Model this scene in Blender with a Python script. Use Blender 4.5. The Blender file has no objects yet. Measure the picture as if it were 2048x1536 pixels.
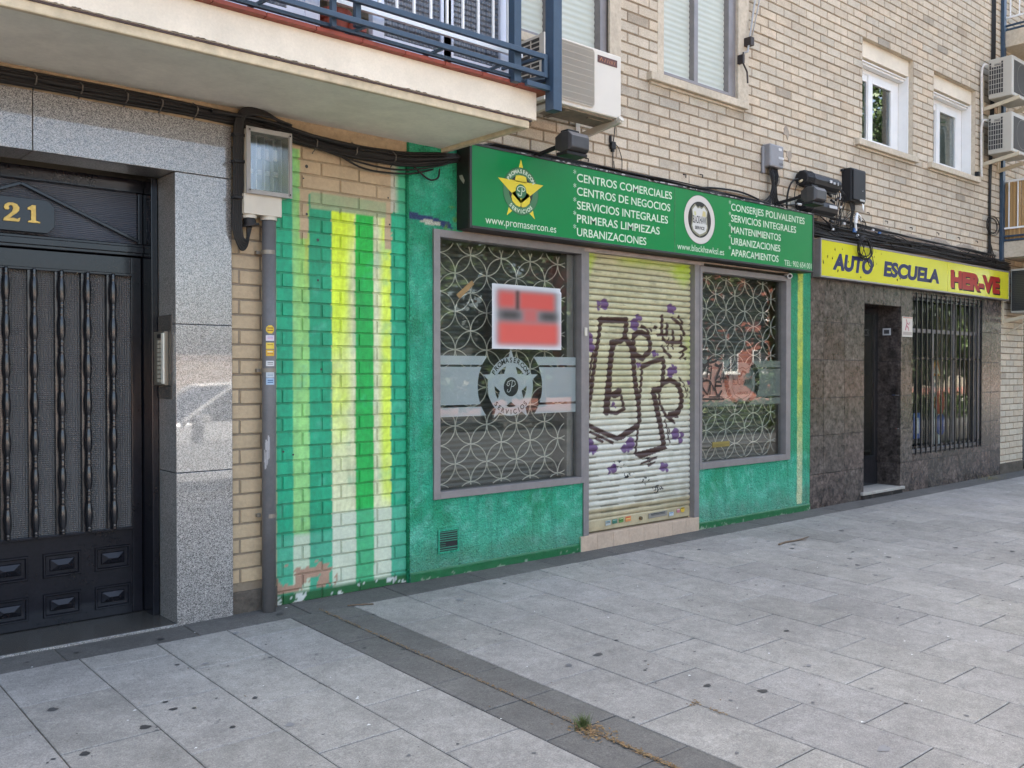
import bpy, math, random
import numpy as np
from mathutils import Vector
R = math.radians
random.seed(7); rng = np.random.default_rng(7)
scn = bpy.context.scene
COL = scn.collection

# ---------------------------------------------------------------- camera, sky, sun, exposure
cd = bpy.data.cameras.new('camera'); cam = bpy.data.objects.new('camera', cd); COL.objects.link(cam)
cam.location = (0, -4.72, 1.31)
cam.rotation_euler = (R(90 - 0.8), 0, R(48.73 - 90))
cd.sensor_fit = 'HORIZONTAL'; cd.sensor_width = 36.0; cd.lens = 1848 / 2048 * 36.0
cd.clip_start = 0.05; cd.clip_end = 2000
scn.camera = cam
SUN_EL, SUN_AZ = 62.0, 25.0            # azimuth measured from +Y towards +X: the sun stands behind the building
w = bpy.data.worlds.new('World'); scn.world = w; w.use_nodes = True
nt = w.node_tree; nt.nodes.clear()
sky = nt.nodes.new('ShaderNodeTexSky'); sky.sky_type = 'NISHITA'; sky.sun_disc = False
sky.sun_elevation = R(SUN_EL); sky.sun_rotation = R(SUN_AZ); sky.air_density = .7; sky.dust_density = 4.0; sky.ozone_density = .4
bg = nt.nodes.new('ShaderNodeBackground'); bg.inputs[1].default_value = 0.15
wo = nt.nodes.new('ShaderNodeOutputWorld')
wb = nt.nodes.new('ShaderNodeMix'); wb.data_type = 'RGBA'; wb.blend_type = 'MULTIPLY'; wb.inputs[0].default_value = 1; wb.inputs[7].default_value = (1.03, .99, .875, 1)
nt.links.new(sky.outputs[0], wb.inputs[6]); nt.links.new(wb.outputs[2], bg.inputs[0]); nt.links.new(bg.outputs[0], wo.inputs[0])
sl = bpy.data.lights.new('sun', 'SUN'); sl.energy = 4.2; sl.angle = R(0.5); sl.color = (1, .96, .90)
so = bpy.data.objects.new('sun', sl); COL.objects.link(so)
sd = Vector((math.sin(R(SUN_AZ)) * math.cos(R(SUN_EL)), math.cos(R(SUN_AZ)) * math.cos(R(SUN_EL)), math.sin(R(SUN_EL))))
so.rotation_euler = sd.to_track_quat('Z', 'Y').to_euler(); so.location = (0, 10, 30)
vs = scn.view_settings; vs.view_transform = 'Standard'; vs.look = 'None'; vs.gamma = 1.0; vs.exposure = 3.03
scn.cycles.max_bounces = 10; scn.cycles.diffuse_bounces = 5; scn.cycles.glossy_bounces = 4
scn.cycles.transparent_max_bounces = 12; scn.cycles.caustics_reflective = False; scn.cycles.caustics_refractive = False

# ---------------------------------------------------------------- helpers
def lin(r, g, b, k=1.0):
    f = lambda v: (v / 255 / 12.92) if v / 255 <= .04045 else ((v / 255 + .055) / 1.055) ** 2.4
    return (f(r) * k, f(g) * k, f(b) * k)
K = 0.62                                   # photographed (shade, exposed bright) value -> surface albedo
def A(r, g, b, k=K): return lin(r, g, b, k)

def hash2(ix, iz, s=0):
    h = (ix.astype(np.int64) * 374761393 + iz.astype(np.int64) * 668265263 + s * 974634777) & 0x7fffffff
    h = ((h ^ (h >> 13)) * 1274126177) & 0x7fffffff
    return ((h ^ (h >> 16)) & 0xffff) / 65535.0
def vn(x, z, sc, s=0):
    x = np.asarray(x, float) * sc; z = np.asarray(z, float) * sc
    ix = np.floor(x); iz = np.floor(z); fx = x - ix; fz = z - iz
    fx = fx * fx * (3 - 2 * fx); fz = fz * fz * (3 - 2 * fz)
    a = hash2(ix, iz, s); b = hash2(ix + 1, iz, s); c = hash2(ix, iz + 1, s); d = hash2(ix + 1, iz + 1, s)
    return (a * (1 - fx) + b * fx) * (1 - fz) + (c * (1 - fx) + d * fx) * fz
def fbm(x, z, sc, s=0):
    return vn(x, z, sc, s) * .5 + vn(x, z, sc * 2.1, s + 1) * .3 + vn(x, z, sc * 4.3, s + 2) * .2
def sst(a, b, x):
    t = np.clip((np.asarray(x, float) - a) / (b - a), 0, 1); return t * t * (3 - 2 * t)
def mix(c0, c1, t):
    t = np.asarray(t)[..., None]; return np.asarray(c0) * (1 - t) + np.asarray(c1) * t

class MB:
    def __init__(s): s.v = []; s.f = []; s.c = []; s.n = 0
    def add(s, vs_, fs, c=(1, 1, 1)):
        vs_ = np.asarray(vs_, float).reshape(-1, 3); o = s.n
        s.v.append(vs_); s.n += len(vs_)
        s.f.extend([tuple(i + o for i in q) for q in fs])
        c = np.asarray(c, float)
        s.c.append(np.broadcast_to(c, (len(vs_), 3)) if c.ndim == 1 else c)
        return s
    def box(s, x0, x1, y0, y1, z0, z1, c=(1, 1, 1)):
        v = [(x, y, z) for z in (z0, z1) for y in (y0, y1) for x in (x0, x1)]
        return s.add(v, [(0, 2, 3, 1), (4, 5, 7, 6), (0, 1, 5, 4), (2, 6, 7, 3), (0, 4, 6, 2), (1, 3, 7, 5)], c)
    def obox(s, p, d, wdt, h, up=(0, 0, 1), c=(1, 1, 1)):
        # bar from p to d with rectangular section
        p = Vector(p); d = Vector(d); t = (d - p).normalized(); u = Vector(up)
        a = t.cross(u).normalized() * (wdt / 2); b = a.cross(t).normalized() * (h / 2)
        v = [q + e for q in (p, d) for e in (-a - b, a - b, a + b, -a + b)]
        return s.add([tuple(q) for q in v], [(0, 1, 2, 3), (7, 6, 5, 4), (0, 4, 5, 1), (1, 5, 6, 2), (2, 6, 7, 3), (3, 7, 4, 0)], c)
    def prism(s, poly, y0, y1, c=(1, 1, 1)):      # polygon in x,z extruded in y
        n = len(poly)
        v = [(x, y0, z) for x, z in poly] + [(x, y1, z) for x, z in poly]
        f = [tuple(range(n)), tuple(range(2 * n - 1, n - 1, -1))] + [(i, i + n, (i + 1) % n + n, (i + 1) % n) for i in range(n)]
        return s.add(v, f, c)
    def flat(s, poly, y, c=(1, 1, 1)): return s.add([(x, y, z) for x, z in poly], [tuple(range(len(poly)))], c)
    def ring(s, cx, cz, r0, r1, y, c=(1, 1, 1), n=64, sz=1.0, y1=None):
        a = np.linspace(0, 2 * np.pi, n, endpoint=False)
        def circ(r, yy): return [(cx + r * np.cos(t), yy, cz + r * sz * np.sin(t)) for t in a]
        v = circ(r0, y) + circ(r1, y)
        return s.add(v, [(i, (i + 1) % n, (i + 1) % n + n, i + n) for i in range(n)], c)
    def disc(s, cx, cz, r, y, c=(1, 1, 1), n=48, sz=1.0):
        return s.flat([(cx + r * math.cos(2 * math.pi * i / n), cz + r * sz * math.sin(2 * math.pi * i / n)) for i in range(n)], y, c)
    def cyl(s, p, q, r, r2=None, n=16, c=(1, 1, 1)): return s.tube([p, q], [r, r if r2 is None else r2], n, c)
    def tube(s, path, r, n=6, c=(1, 1, 1), cap=True):
        P_ = [Vector(p) for p in path]; m = len(P_)
        rs = [r] * m if not hasattr(r, '__len__') else r
        v = []; up = None
        for i in range(m):
            t = (P_[min(i + 1, m - 1)] - P_[max(i - 1, 0)])
            t = t.normalized() if t.length > 1e-9 else Vector((0, 0, 1))
            if up is None:
                ref = Vector((0, 0, 1)) if abs(t.z) < .9 else Vector((0, 1, 0)); up = t.cross(ref).normalized()
            up = (up - t * up.dot(t)).normalized(); b = t.cross(up)
            for k in range(n):
                a = 2 * math.pi * k / n; v.append(tuple(P_[i] + (up * math.cos(a) + b * math.sin(a)) * rs[i]))
        f = [(i * n + k, i * n + (k + 1) % n, (i + 1) * n + (k + 1) % n, (i + 1) * n + k) for i in range(m - 1) for k in range(n)]
        if cap: f += [tuple(range(n - 1, -1, -1)), tuple((m - 1) * n + k for k in range(n))]
        return s.add(v, f, c)
    def grid(s, xs, zs, yfun, c=(1, 1, 1)):       # facade sheet y = yfun(x,z)
        X, Z = np.meshgrid(xs, zs); Y = yfun(X, Z) if callable(yfun) else np.full_like(X, yfun)
        nx, nz = len(xs), len(zs)
        i = np.arange(nx * nz).reshape(nz, nx)
        q = np.stack([i[:-1, :-1], i[:-1, 1:], i[1:, 1:], i[1:, :-1]], -1).reshape(-1, 4)
        cc = c(X, Z).reshape(-1, 3) if callable(c) else c
        return s.add(np.stack([X, Y, Z], -1).reshape(-1, 3), q.tolist(), cc)

def obj(name, mb, mat, parent=None, smooth=False, bevel=0, kind=None):
    me = bpy.data.meshes.new(name)
    V = np.concatenate(mb.v)
    me.from_pydata(V.tolist() if len(V) < 200 else V, [], mb.f); me.update()
    ca = me.color_attributes.new('Col', 'FLOAT_COLOR', 'POINT')
    c4 = np.ones((len(V), 4), np.float32); c4[:, :3] = np.concatenate([np.array(q) for q in mb.c])
    ca.data.foreach_set('color', c4.ravel())
    if mat is not None: me.materials.append(mat)
    if smooth: me.polygons.foreach_set('use_smooth', [True] * len(me.polygons))
    o = bpy.data.objects.new(name, me); COL.objects.link(o)
    if bevel:
        m = o.modifiers.new('bevel', 'BEVEL'); m.width = bevel; m.segments = 2; m.limit_method = 'ANGLE'; m.angle_limit = R(40)
    if parent is not None: put(o, parent)
    if kind: o['kind'] = kind
    return o
ROOT = {}
def put(o, parent):
    o.parent = parent; b = ROOT.get(parent.name, (0, 0, 0)); o.location = (-b[0], -b[1], -b[2])
    ROOT[o.name] = (0, 0, 0)
def tag(o, label, cat, group=None):
    o['label'] = label; o['category'] = cat
    if group: o['group'] = group
    return o
def thing(name, label, cat, base=(0, 0, 0), group=None):
    o = bpy.data.objects.new(name, None); COL.objects.link(o); o.location = base; ROOT[o.name] = base
    o.empty_display_size = .1
    return tag(o, label, cat, group)
def pempty(name, parent):                  # a part that only carries sub-parts
    o = bpy.data.objects.new(name, None); COL.objects.link(o); put(o, parent); return o
def copy_tree(o, dx, parent=None):
    c = o.copy(); COL.objects.link(c)
    if parent is not None: c.parent = parent
    else: c.location = Vector(o.location) + Vector(dx)
    for ch in o.children: copy_tree(ch, dx, c)
    return c

def M(name, col=(.5, .5, .5), rough=.6, attr=False, noise=None, bump=None, metal=0.0, spec=.5, coat=0.0, nz=1.0, bump2=None, speck=None):
    m = bpy.data.materials.new(name); m.use_nodes = True; t = m.node_tree; N = t.nodes; L = t.links
    b = N['Principled BSDF']; b.inputs['Roughness'].default_value = rough; b.inputs['Metallic'].default_value = metal
    b.inputs['Specular IOR Level'].default_value = spec; b.inputs['Coat Weight'].default_value = coat
    tc = N.new('ShaderNodeTexCoord'); mp = N.new('ShaderNodeMapping'); mp.inputs['Scale'].default_value = (1, 1, nz)
    L.new(tc.outputs['Object'], mp.inputs['Vector']); vec = mp.outputs[0]
    if attr:
        a = N.new('ShaderNodeAttribute'); a.attribute_name = 'Col'; src = a.outputs['Color']
        if col != (1, 1, 1):
            mu = N.new('ShaderNodeMix'); mu.data_type = 'RGBA'; mu.blend_type = 'MULTIPLY'; mu.inputs[0].default_value = 1
            L.new(src, mu.inputs[6]); mu.inputs[7].default_value = (*col, 1); src = mu.outputs[2]
    else:
        rg = N.new('ShaderNodeRGB'); rg.outputs[0].default_value = (*col, 1); src = rg.outputs[0]
    for q in ([noise] if noise and not isinstance(noise, list) else (noise or [])):
        sc, amt = q
        n = N.new('ShaderNodeTexNoise'); n.inputs['Scale'].default_value = sc; n.inputs['Detail'].default_value = 5; n.inputs['Roughness'].default_value = .62
        L.new(vec, n.inputs['Vector'])
        r = N.new('ShaderNodeMapRange'); r.inputs[1].default_value = .3; r.inputs[2].default_value = .7
        r.inputs[3].default_value = 1 - amt; r.inputs[4].default_value = 1 + amt * .7; L.new(n.outputs[0], r.inputs[0])
        mu = N.new('ShaderNodeMix'); mu.data_type = 'RGBA'; mu.blend_type = 'MULTIPLY'; mu.inputs[0].default_value = 1
        L.new(src, mu.inputs[6]); L.new(r.outputs[0], mu.inputs[7]); src = mu.outputs[2]
    if speck:                                   # (scale, lo, hi): crystalline speckle
        sc, lo, hi = speck
        vo = N.new('ShaderNodeTexVoronoi'); vo.inputs['Scale'].default_value = sc; L.new(vec, vo.inputs['Vector'])
        sx = N.new('ShaderNodeSeparateColor'); L.new(vo.outputs['Color'], sx.inputs[0])
        r = N.new('ShaderNodeMapRange'); r.inputs[3].default_value = lo; r.inputs[4].default_value = hi; L.new(sx.outputs[0], r.inputs[0])
        mu = N.new('ShaderNodeMix'); mu.data_type = 'RGBA'; mu.blend_type = 'MULTIPLY'; mu.inputs[0].default_value = 1
        L.new(src, mu.inputs[6]); L.new(r.outputs[0], mu.inputs[7]); src = mu.outputs[2]
    L.new(src, b.inputs['Base Color'])
    prev = None
    for q in (bump, bump2):
        if not q: continue
        n = N.new('ShaderNodeTexNoise'); n.inputs['Scale'].default_value = q[0]; n.inputs['Detail'].default_value = 4
        L.new(vec, n.inputs['Vector'])
        bp = N.new('ShaderNodeBump'); bp.inputs['Strength'].default_value = q[1]; bp.inputs['Distance'].default_value = q[2]
        L.new(n.outputs[0], bp.inputs['Height'])
        if prev: L.new(prev, bp.inputs['Normal'])
        prev = bp.outputs[0]
    if prev: L.new(prev, b.inputs['Normal'])
    return m
def M_glass(name, tint=(.85, .9, .88), ior=1.5, rough=0.0, boost=1.6):
    m = bpy.data.materials.new(name); m.use_nodes = True; t = m.node_tree; N = t.nodes; L = t.links; N.remove(N['Principled BSDF'])
    tr = N.new('ShaderNodeBsdfTransparent'); tr.inputs[0].default_value = (*tint, 1)
    gl = N.new('ShaderNodeBsdfGlossy'); gl.inputs['Roughness'].default_value = rough; gl.inputs[0].default_value = (1, 1, 1, 1)
    lw = N.new('ShaderNodeLayerWeight'); lw.inputs[0].default_value = .5; pw = N.new('ShaderNodeMath'); pw.operation = 'POWER'; pw.inputs[1].default_value = 4.5; L.new(lw.outputs['Facing'], pw.inputs[0])
    fr = N.new('ShaderNodeMath'); fr.operation = 'MULTIPLY_ADD'; fr.inputs[1].default_value = .95; fr.inputs[2].default_value = .042; L.new(pw.outputs[0], fr.inputs[0])
    mm = N.new('ShaderNodeMath'); mm.operation = 'MULTIPLY'; mm.inputs[1].default_value = boost; mm.use_clamp = True; L.new(fr.outputs[0], mm.inputs[0])
    mx = N.new('ShaderNodeMixShader'); L.new(mm.outputs[0], mx.inputs[0]); L.new(tr.outputs[0], mx.inputs[1]); L.new(gl.outputs[0], mx.inputs[2])
    L.new(mx.outputs[0], N['Material Output'].inputs[0]); return m
def M_frost(name, col, alpha):
    m = bpy.data.materials.new(name); m.use_nodes = True; t = m.node_tree; N = t.nodes; L = t.links; N.remove(N['Principled BSDF'])
    tr = N.new('ShaderNodeBsdfTransparent'); df = N.new('ShaderNodeBsdfDiffuse'); df.inputs[0].default_value = (*col, 1)
    mx = N.new('ShaderNodeMixShader'); mx.inputs[0].default_value = alpha; L.new(tr.outputs[0], mx.inputs[1]); L.new(df.outputs[0], mx.inputs[2])
    L.new(mx.outputs[0], N['Material Output'].inputs[0]); return m
def M_relief(name, col, rough, kind, sc, strength, dist, spec=.5, noise=None):   # pressed pattern glass: wave relief in x and z
    m = M(name, col, rough, noise=noise, spec=spec); t = m.node_tree; N = t.nodes; L = t.links; b = N['Principled BSDF']
    tc = N.new('ShaderNodeTexCoord'); sp = N.new('ShaderNodeSeparateXYZ'); L.new(tc.outputs['Object'], sp.inputs[0])
    hs = []
    for ax, s_ in zip(kind, sc):
        mu = N.new('ShaderNodeMath'); mu.operation = 'MULTIPLY'; mu.inputs[1].default_value = 2 * math.pi / s_; L.new(sp.outputs[ax], mu.inputs[0])
        sn = N.new('ShaderNodeMath'); sn.operation = 'SINE'; L.new(mu.outputs[0], sn.inputs[0]); hs.append(sn.outputs[0])
    ad = N.new('ShaderNodeMath'); ad.operation = 'ADD'; L.new(hs[0], ad.inputs[0])
    if len(hs) > 1: L.new(hs[1], ad.inputs[1])
    else: ad.inputs[1].default_value = 0
    bp = N.new('ShaderNodeBump'); bp.inputs['Strength'].default_value = strength; bp.inputs['Distance'].default_value = dist
    L.new(ad.outputs[0], bp.inputs['Height']); L.new(bp.outputs[0], b.inputs['Normal']); return m

_tc = {}
def glyphs(body, bold=0.0):
    key = (body, bold)
    if key not in _tc:
        cu = bpy.data.curves.new('txt', 'FONT'); cu.body = body; cu.size = 1; cu.offset = bold; cu.resolution_u = 5
        o = bpy.data.objects.new('txt', cu); COL.objects.link(o)
        me = o.to_mesh(); v = np.array([x.co[:2] for x in me.vertices]).reshape(-1, 2); f = [tuple(p.vertices) for p in me.polygons]
        o.to_mesh_clear(); bpy.data.objects.remove(o); bpy.data.curves.remove(cu); _tc[key] = (v, f)
    return _tc[key]
def cap(bold=0.0): v = glyphs('H', bold)[0]; return v[:, 1].max() - v[:, 1].min()
def text(mb, body, x0, z0, h, y, wd=None, bold=0.0, shear=0.0, c=(1, 1, 1)):
    v, f = glyphs(body, bold); s = h / cap(bold)
    X = (v[:, 0] - v[:, 0].min()) * s; Z = v[:, 1] * s
    if wd: X *= wd / X.max()
    X = X + Z * shear
    mb.add(np.stack([x0 + X, np.full(len(X), y), z0 + Z], -1), f, c)
def arc_text(mb, body, cx, cz, r, h, y, a0, a1, flip=False, bold=0.0, c=(1, 1, 1)):
    n = len(body); s = h / cap(bold)
    for i, ch in enumerate(body):
        a = a0 + (a1 - a0) * (i / (n - 1)); v, f = glyphs(ch, bold)
        X = (v[:, 0] - (v[:, 0].min() + v[:, 0].max()) / 2) * s; Z = v[:, 1] * s
        if not flip: rot = a - math.pi / 2; px, pz = cx + r * math.cos(a), cz + r * math.sin(a)
        else: rot = a + math.pi / 2; px, pz = cx + r * math.cos(a), cz + r * math.sin(a)
        mb.add(np.stack([px + X * math.cos(rot) - Z * math.sin(rot), np.full(len(X), y), pz + X * math.sin(rot) + Z * math.cos(rot)], -1), f, c)
def stroke_dist(px, pz, pts):
    d = np.full(px.shape, 9.0)
    for (x0, z0), (x1, z1) in zip(pts[:-1], pts[1:]):
        dx, dz = x1 - x0, z1 - z0; L2 = dx * dx + dz * dz + 1e-12
        t = np.clip(((px - x0) * dx + (pz - z0) * dz) / L2, 0, 1)
        d = np.minimum(d, np.hypot(px - x0 - t * dx, pz - z0 - t * dz))
    return d
def in_poly(px, pz, poly):
    r = np.zeros(px.shape, bool); n = len(poly)
    for i in range(n):
        x0, z0 = poly[i]; x1, z1 = poly[(i + 1) % n]
        c = ((z0 > pz) != (z1 > pz)) & (px < (x1 - x0) * (pz - z0) / ((z1 - z0) + 1e-12) + x0); r ^= c
    return r
def ribbon(mb, pts, wd, y, c=(1, 1, 1)):
    pts = [np.array(p, float) for p in pts]; n = len(pts); L_ = []
    for i, p in enumerate(pts):
        t = pts[min(i + 1, n - 1)] - pts[max(i - 1, 0)]; t /= (np.hypot(*t) + 1e-9); nn = np.array([-t[1], t[0]]) * wd / 2
        e = -t * wd * .3 if i == 0 else (t * wd * .3 if i == n - 1 else 0)
        L_ += [p + nn + e, p - nn + e]
    mb.add([(q[0], y, q[1]) for q in L_], [(2 * i, 2 * i + 1, 2 * i + 3, 2 * i + 2) for i in range(n - 1)], c)
def smooth_path(pts, k=6):
    P_ = [Vector(p) for p in pts]; out = []
    for i in range(len(P_) - 1):
        a, b, c, d = P_[max(i - 1, 0)], P_[i], P_[i + 1], P_[min(i + 2, len(P_) - 1)]
        for j in range(k):
            t = j / k
            out.append(.5 * ((2 * b) + (c - a) * t + (2 * a - 5 * b + 4 * c - d) * t * t + (3 * b - a - 3 * c + d) * t ** 3))
    out.append(P_[-1]); return out

# ---------------------------------------------------------------- materials
m_brick = M('brick', (1, 1, 1), .9, attr=True, noise=[(2.2, .08), (11, .13), (80, .2)], bump=(120, .7, .004), bump2=(18, .25, .004), spec=.25)
m_mortar = M('mortar', A(166, 147, 124), .95, noise=[(30, .25)], bump=(150, .5, .003), spec=.1)
m_paint = M('painted_brick', (1, 1, 1), .55, attr=True, noise=[(6, .10), (45, .12)], bump=(110, .5, .003), bump2=(16, .3, .005), spec=.4)
m_render = M('rough_render', (1, 1, 1), .65, attr=True, noise=[(3, .10), (60, .22), (130, .35)], bump=(95, 1.0, .014), bump2=(38, .7, .014), spec=.4)
m_base = M('base_paint', A(8, 112, 62), .5, noise=[(12, .2)], bump=(70, .6, .006), spec=.4)
m_granite = M('granite', A(182, 178, 172, .45), .3, noise=[(1.5, .12), (150, .3)], speck=(290, .06, 1.8), spec=.6, coat=1.0)
m_granite_dark = M('dark_granite', A(92, 88, 82, .6), .25, noise=[(160, .4)], spec=.5)
m_plaster = M('plaster', A(244, 232, 210, .72), .85, noise=[(1.3, .11), (6, .08), (90, .06)], bump=(60, .25, .003), spec=.2)
m_soffit = M('soffit_plaster', A(230, 225, 210, .9), .85, noise=[(1.2, .12), (7, .08), (40, .05)], bump=(25, .3, .004), spec=.2)
m_trimplaster = M('trim_plaster', A(226, 212, 188), .85, noise=[(4, .15), (30, .15)], bump=(40, .5, .004), spec=.2)
m_cement = M('cement', A(186, 174, 158), .95, noise=[(7, .2), (60, .12)], bump=(50, .5, .006), spec=.1)
m_plinth = M('plinth_cement', A(112, 104, 94), .95, noise=[(9, .35), (60, .2)], bump=(50, .6, .008), spec=.1)
m_alu = M('aluminium', A(156, 150, 148), .4, metal=.3, noise=[(14, .12)], spec=.5)
m_white = M('white_paint', A(243, 243, 240, .75), .4, noise=[(8, .04)])
m_whiteblue = M('white_lacquer', A(225, 232, 246, .75), .35)
m_bluesteel = M('blue_steel', A(62, 88, 112, .48), .45, noise=[(20, .15)], spec=.5)
m_iron = M('black_iron', (.012, .012, .014), .22, noise=[(9, .25), (80, .12)], spec=.55, bump=(90, .1, .001))
m_doormetal = M('door_metal', (.010, .010, .013), .13, noise=[(5, .3), (60, .2)], spec=.30, bump=(120, .08, .001))
m_brass = M('brass', A(196, 164, 92), .35, metal=.8, noise=[(60, .2)])
m_cable = M('cable_black', (.016, .015, .014), .55, spec=.22, noise=[(30, .2)])
m_plastic = M('black_plastic', (.013, .013, .014), .5, spec=.25, noise=[(20, .15)])
m_beige = M('beige_plastic', A(226, 218, 200), .5, noise=[(9, .06)])
m_pipe = M('grey_pipe', A(122, 120, 120), .5, noise=[(6, .12), (50, .1)], spec=.4)
m_attr = M('printed', (1, 1, 1), .4, attr=True)
m_attr_rough = M('painted_plain', (1, 1, 1), .7, attr=True, noise=[(30, .12)])
m_sign_green = M('sign_green', A(0, 156, 80, .5), .28, noise=[(1.2, .03)], spec=.5)
m_sign_text = M('sign_lettering', A(228, 244, 214), .4)
m_sign_black = M('sign_cabinet', A(40, 38, 36), .5, noise=[(10, .3)])
m_blind = M('dark_blind', A(118, 118, 114, .6), .6, noise=[(8, .12)])
m_wire = M('grille_wire', A(220, 214, 200, .66), .45)
m_glass = M_glass('shop_glass', (.88, .90, .88), 1.5, .0, .85)
m_glass_up = M_glass('window_glass', (.7, .75, .74), 1.5, .0, 1.4)
m_frost = M_frost('frosted_film', A(214, 218, 222, .8), .78)
m_frost_thin = M_frost('frosted_film_thin', A(176, 180, 172, .7), .62)
m_dark = M('dark_interior', A(44, 42, 40), .9)
m_shutter = M('shutter_paint', (1, 1, 1), .5, attr=True, noise=[(14, .10), (70, .08)], spec=.28)
m_tile = M('marble_tile', (1, 1, 1), .2, attr=True, noise=[(5, .35), (15, .75), (42, .6)], spec=.35)
m_grout = M('grout', A(70, 66, 62), .9)
m_pave = M('paving_slab', (1, 1, 1), .8, attr=True, noise=[(.7, .15), (3.1, .15), (14, .16), (55, .16), (170, .36), (420, .3)], bump=(220, .3, .002), spec=.3)
m_joint = M('joint_sand', A(112, 104, 88), .95, noise=[(14, .4)])
m_red = M('terracotta', A(160, 72, 52), .6, noise=[(12, .2)])
m_acgrey = M('ac_grey', A(205, 200, 186), .5, noise=[(5, .05)])
m_acwhite = M('ac_white', A(240, 232, 216), .45, noise=[(4, .04)])
m_leaf = M('leaf', (1, 1, 1), .6, attr=True)
m_bark = M('bark', A(120, 100, 80), .9, noise=[(12, .3)])

# ---------------------------------------------------------------- ground
SL = .03
gz = lambda y: SL * y if y < 0 else 0.0
def build_paving():
    mb = MB(); pitch = .355; J = .005
    def slab(x0, x1, y0, y1, col):
        zt = rng.normal(0, .0008); ch = .004
        P_ = [(x0 + J / 2, y0 + J / 2), (x1 - J / 2, y0 + J / 2), (x1 - J / 2, y1 - J / 2), (x0 + J / 2, y1 - J / 2)]
        cxm, cym = (x0 + x1) / 2, (y0 + y1) / 2
        v = [(x, y, SL * y - .012) for x, y in P_] + [(x, y, SL * y + zt - ch * .6) for x, y in P_]
        v += [(x + (ch if x < cxm else -ch), y + (ch if y < cym else -ch), SL * y + zt) for x, y in P_]
        f = [(8, 9, 10, 11)] + [(i, (i + 1) % 4, (i + 1) % 4 + 4, i + 4) for i in range(4)] + [(i + 4, (i + 1) % 4 + 4, (i + 1) % 4 + 8, i + 8) for i in range(4)]
        mb.add(v, f, col)
    base = np.array(A(198, 194, 187, .46)); dark = np.array(A(146, 143, 138, .44))
    def rows(xa, n, sgn, par):
        for k in range(n):
            x0 = xa + sgn * k * pitch; x1 = x0 + sgn * pitch
            if x0 > x1: x0, x1 = x1, x0
            off = [.70, .43][(k + par) % 2]
            ys = [-.245] + [-(off + .55 * i) for i in range(0, 11)]
            for a, b in zip(ys[:-1], ys[1:]):
                if b < -6.3: break
                slab(x0, x1, b, a, base * rng.normal(1, .06) * np.array([1, 1, 1 + rng.normal(0, .01)]))
    rows(2.74, 87, 1, 0); rows(2.355, 24, -1, 1)
    for xa, xb in ((2.355, 2.549), (2.549, 2.74)):
        ys = [-.245] + [-(.43 + .36 * i) for i in range(0, 17)]
        for a, b in zip(ys[:-1], ys[1:]): slab(xa, xb, b, a, dark * rng.normal(.93, .04))
    x = -6.2
    while x < 33.6:
        slab(x, x + .62, -.245, .02, dark * rng.normal(.80, .05)); x += .62
    o = obj('pavement', mb, m_pave, kind='structure')
    j = MB(); j.add([(-6.2, -6.3, SL * -6.3 - .006), (33.7, -6.3, SL * -6.3 - .006), (33.7, .0, -.006), (-6.2, .0, -.006)], [(0, 1, 2, 3)])
    obj('pavement_bedding', j, m_joint, kind='structure')
    # gum blots and scuffs worn into the slabs
    st = MB()
    spots = [(1.248, -1.197, .022), (1.028, -.806, .02), (1.397, -1.092, .016), (1.683, -1.513, .018), (1.004, -1.295, .018), (3.22, -1.679, .030), (3.297, -2.26, .02), (3.432, -2.449, .024), (3.286, -3.068, .034)]
    for _ in range(1500):
        x = rng.uniform(.3, 9); y = -rng.uniform(.05, 4.2); spots.append((x, y, rng.choice([.0022, .0032, .0045])))
    for _ in range(380):
        x = rng.uniform(.3, 9); y = -rng.uniform(.05, 4.2) ** 1.0; spots.append((x, y, rng.choice([.006, .009, .012, .017, .021], p=[.42, .3, .15, .08, .05])))
    for x, y, r in spots:
        n = 11; ph = rng.uniform(0, 6); e = rng.uniform(.6, 1)
        a = [(x + r * (1 + .25 * math.sin(3 * t + ph) + rng.normal(0, .08)) * math.cos(t), y + e * r * (1 + .2 * math.cos(2 * t + ph)) * math.sin(t)) for t in np.linspace(0, 2 * math.pi, n, endpoint=False)]
        g = rng.choice([.028, .045, .10, .16], p=[.35, .3, .2, .15])
        st.add([(p, q, SL * q + .0028) for p, q in a], [tuple(range(n))], (g, g, g * 1.02))
    for _ in range(45):
        x = rng.uniform(.6, 7); y = -rng.uniform(.05, 3.6); r = rng.uniform(.004, .009)
        st.add([(x - r, y, SL * y + .003), (x + r, y - r * .4, SL * y + .003), (x + r * .6, y + r, SL * y + .004)], [(0, 1, 2)], (.6, .6, .58))
    obj('pavement_stains', st, m_attr_rough, kind='stuff')
build_paving()
def street():
    k = MB()
    for i in range(40): k.box(-6.2 + i + .004, -5.2 + i - .004, -6.46, -6.304, -.5, -.19)
    obj('kerb', k, M('kerb_granite', A(170, 168, 164), .8, noise=[(40, .2)]), kind='structure', bevel=.01)
    r = MB(); r.add([(-60, -15, -.31), (140, -15, -.31), (140, -6.46, -.31), (-60, -6.46, -.31)], [(0, 1, 2, 3)])
    obj('road', r, M('asphalt', (.055, .055, .058), .9, noise=[(3, .15), (80, .3)]), kind='structure')
    p = MB(); p.box(-60, 140, -19.5, -15, -.5, -.17)
    obj('far_pavement', p, M('far_paving', A(205, 198, 188), .9, noise=[(2, .15)]), kind='structure')
    g = MB(); g.add([(-400, -400, -.55), (400, -400, -.55), (400, 400, -.55), (-400, 400, -.55)], [(0, 1, 2, 3)])
    obj('ground', g, M('earth', A(150, 138, 118), .95, noise=[(.5, .2)]), kind='structure')
street()

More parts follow.
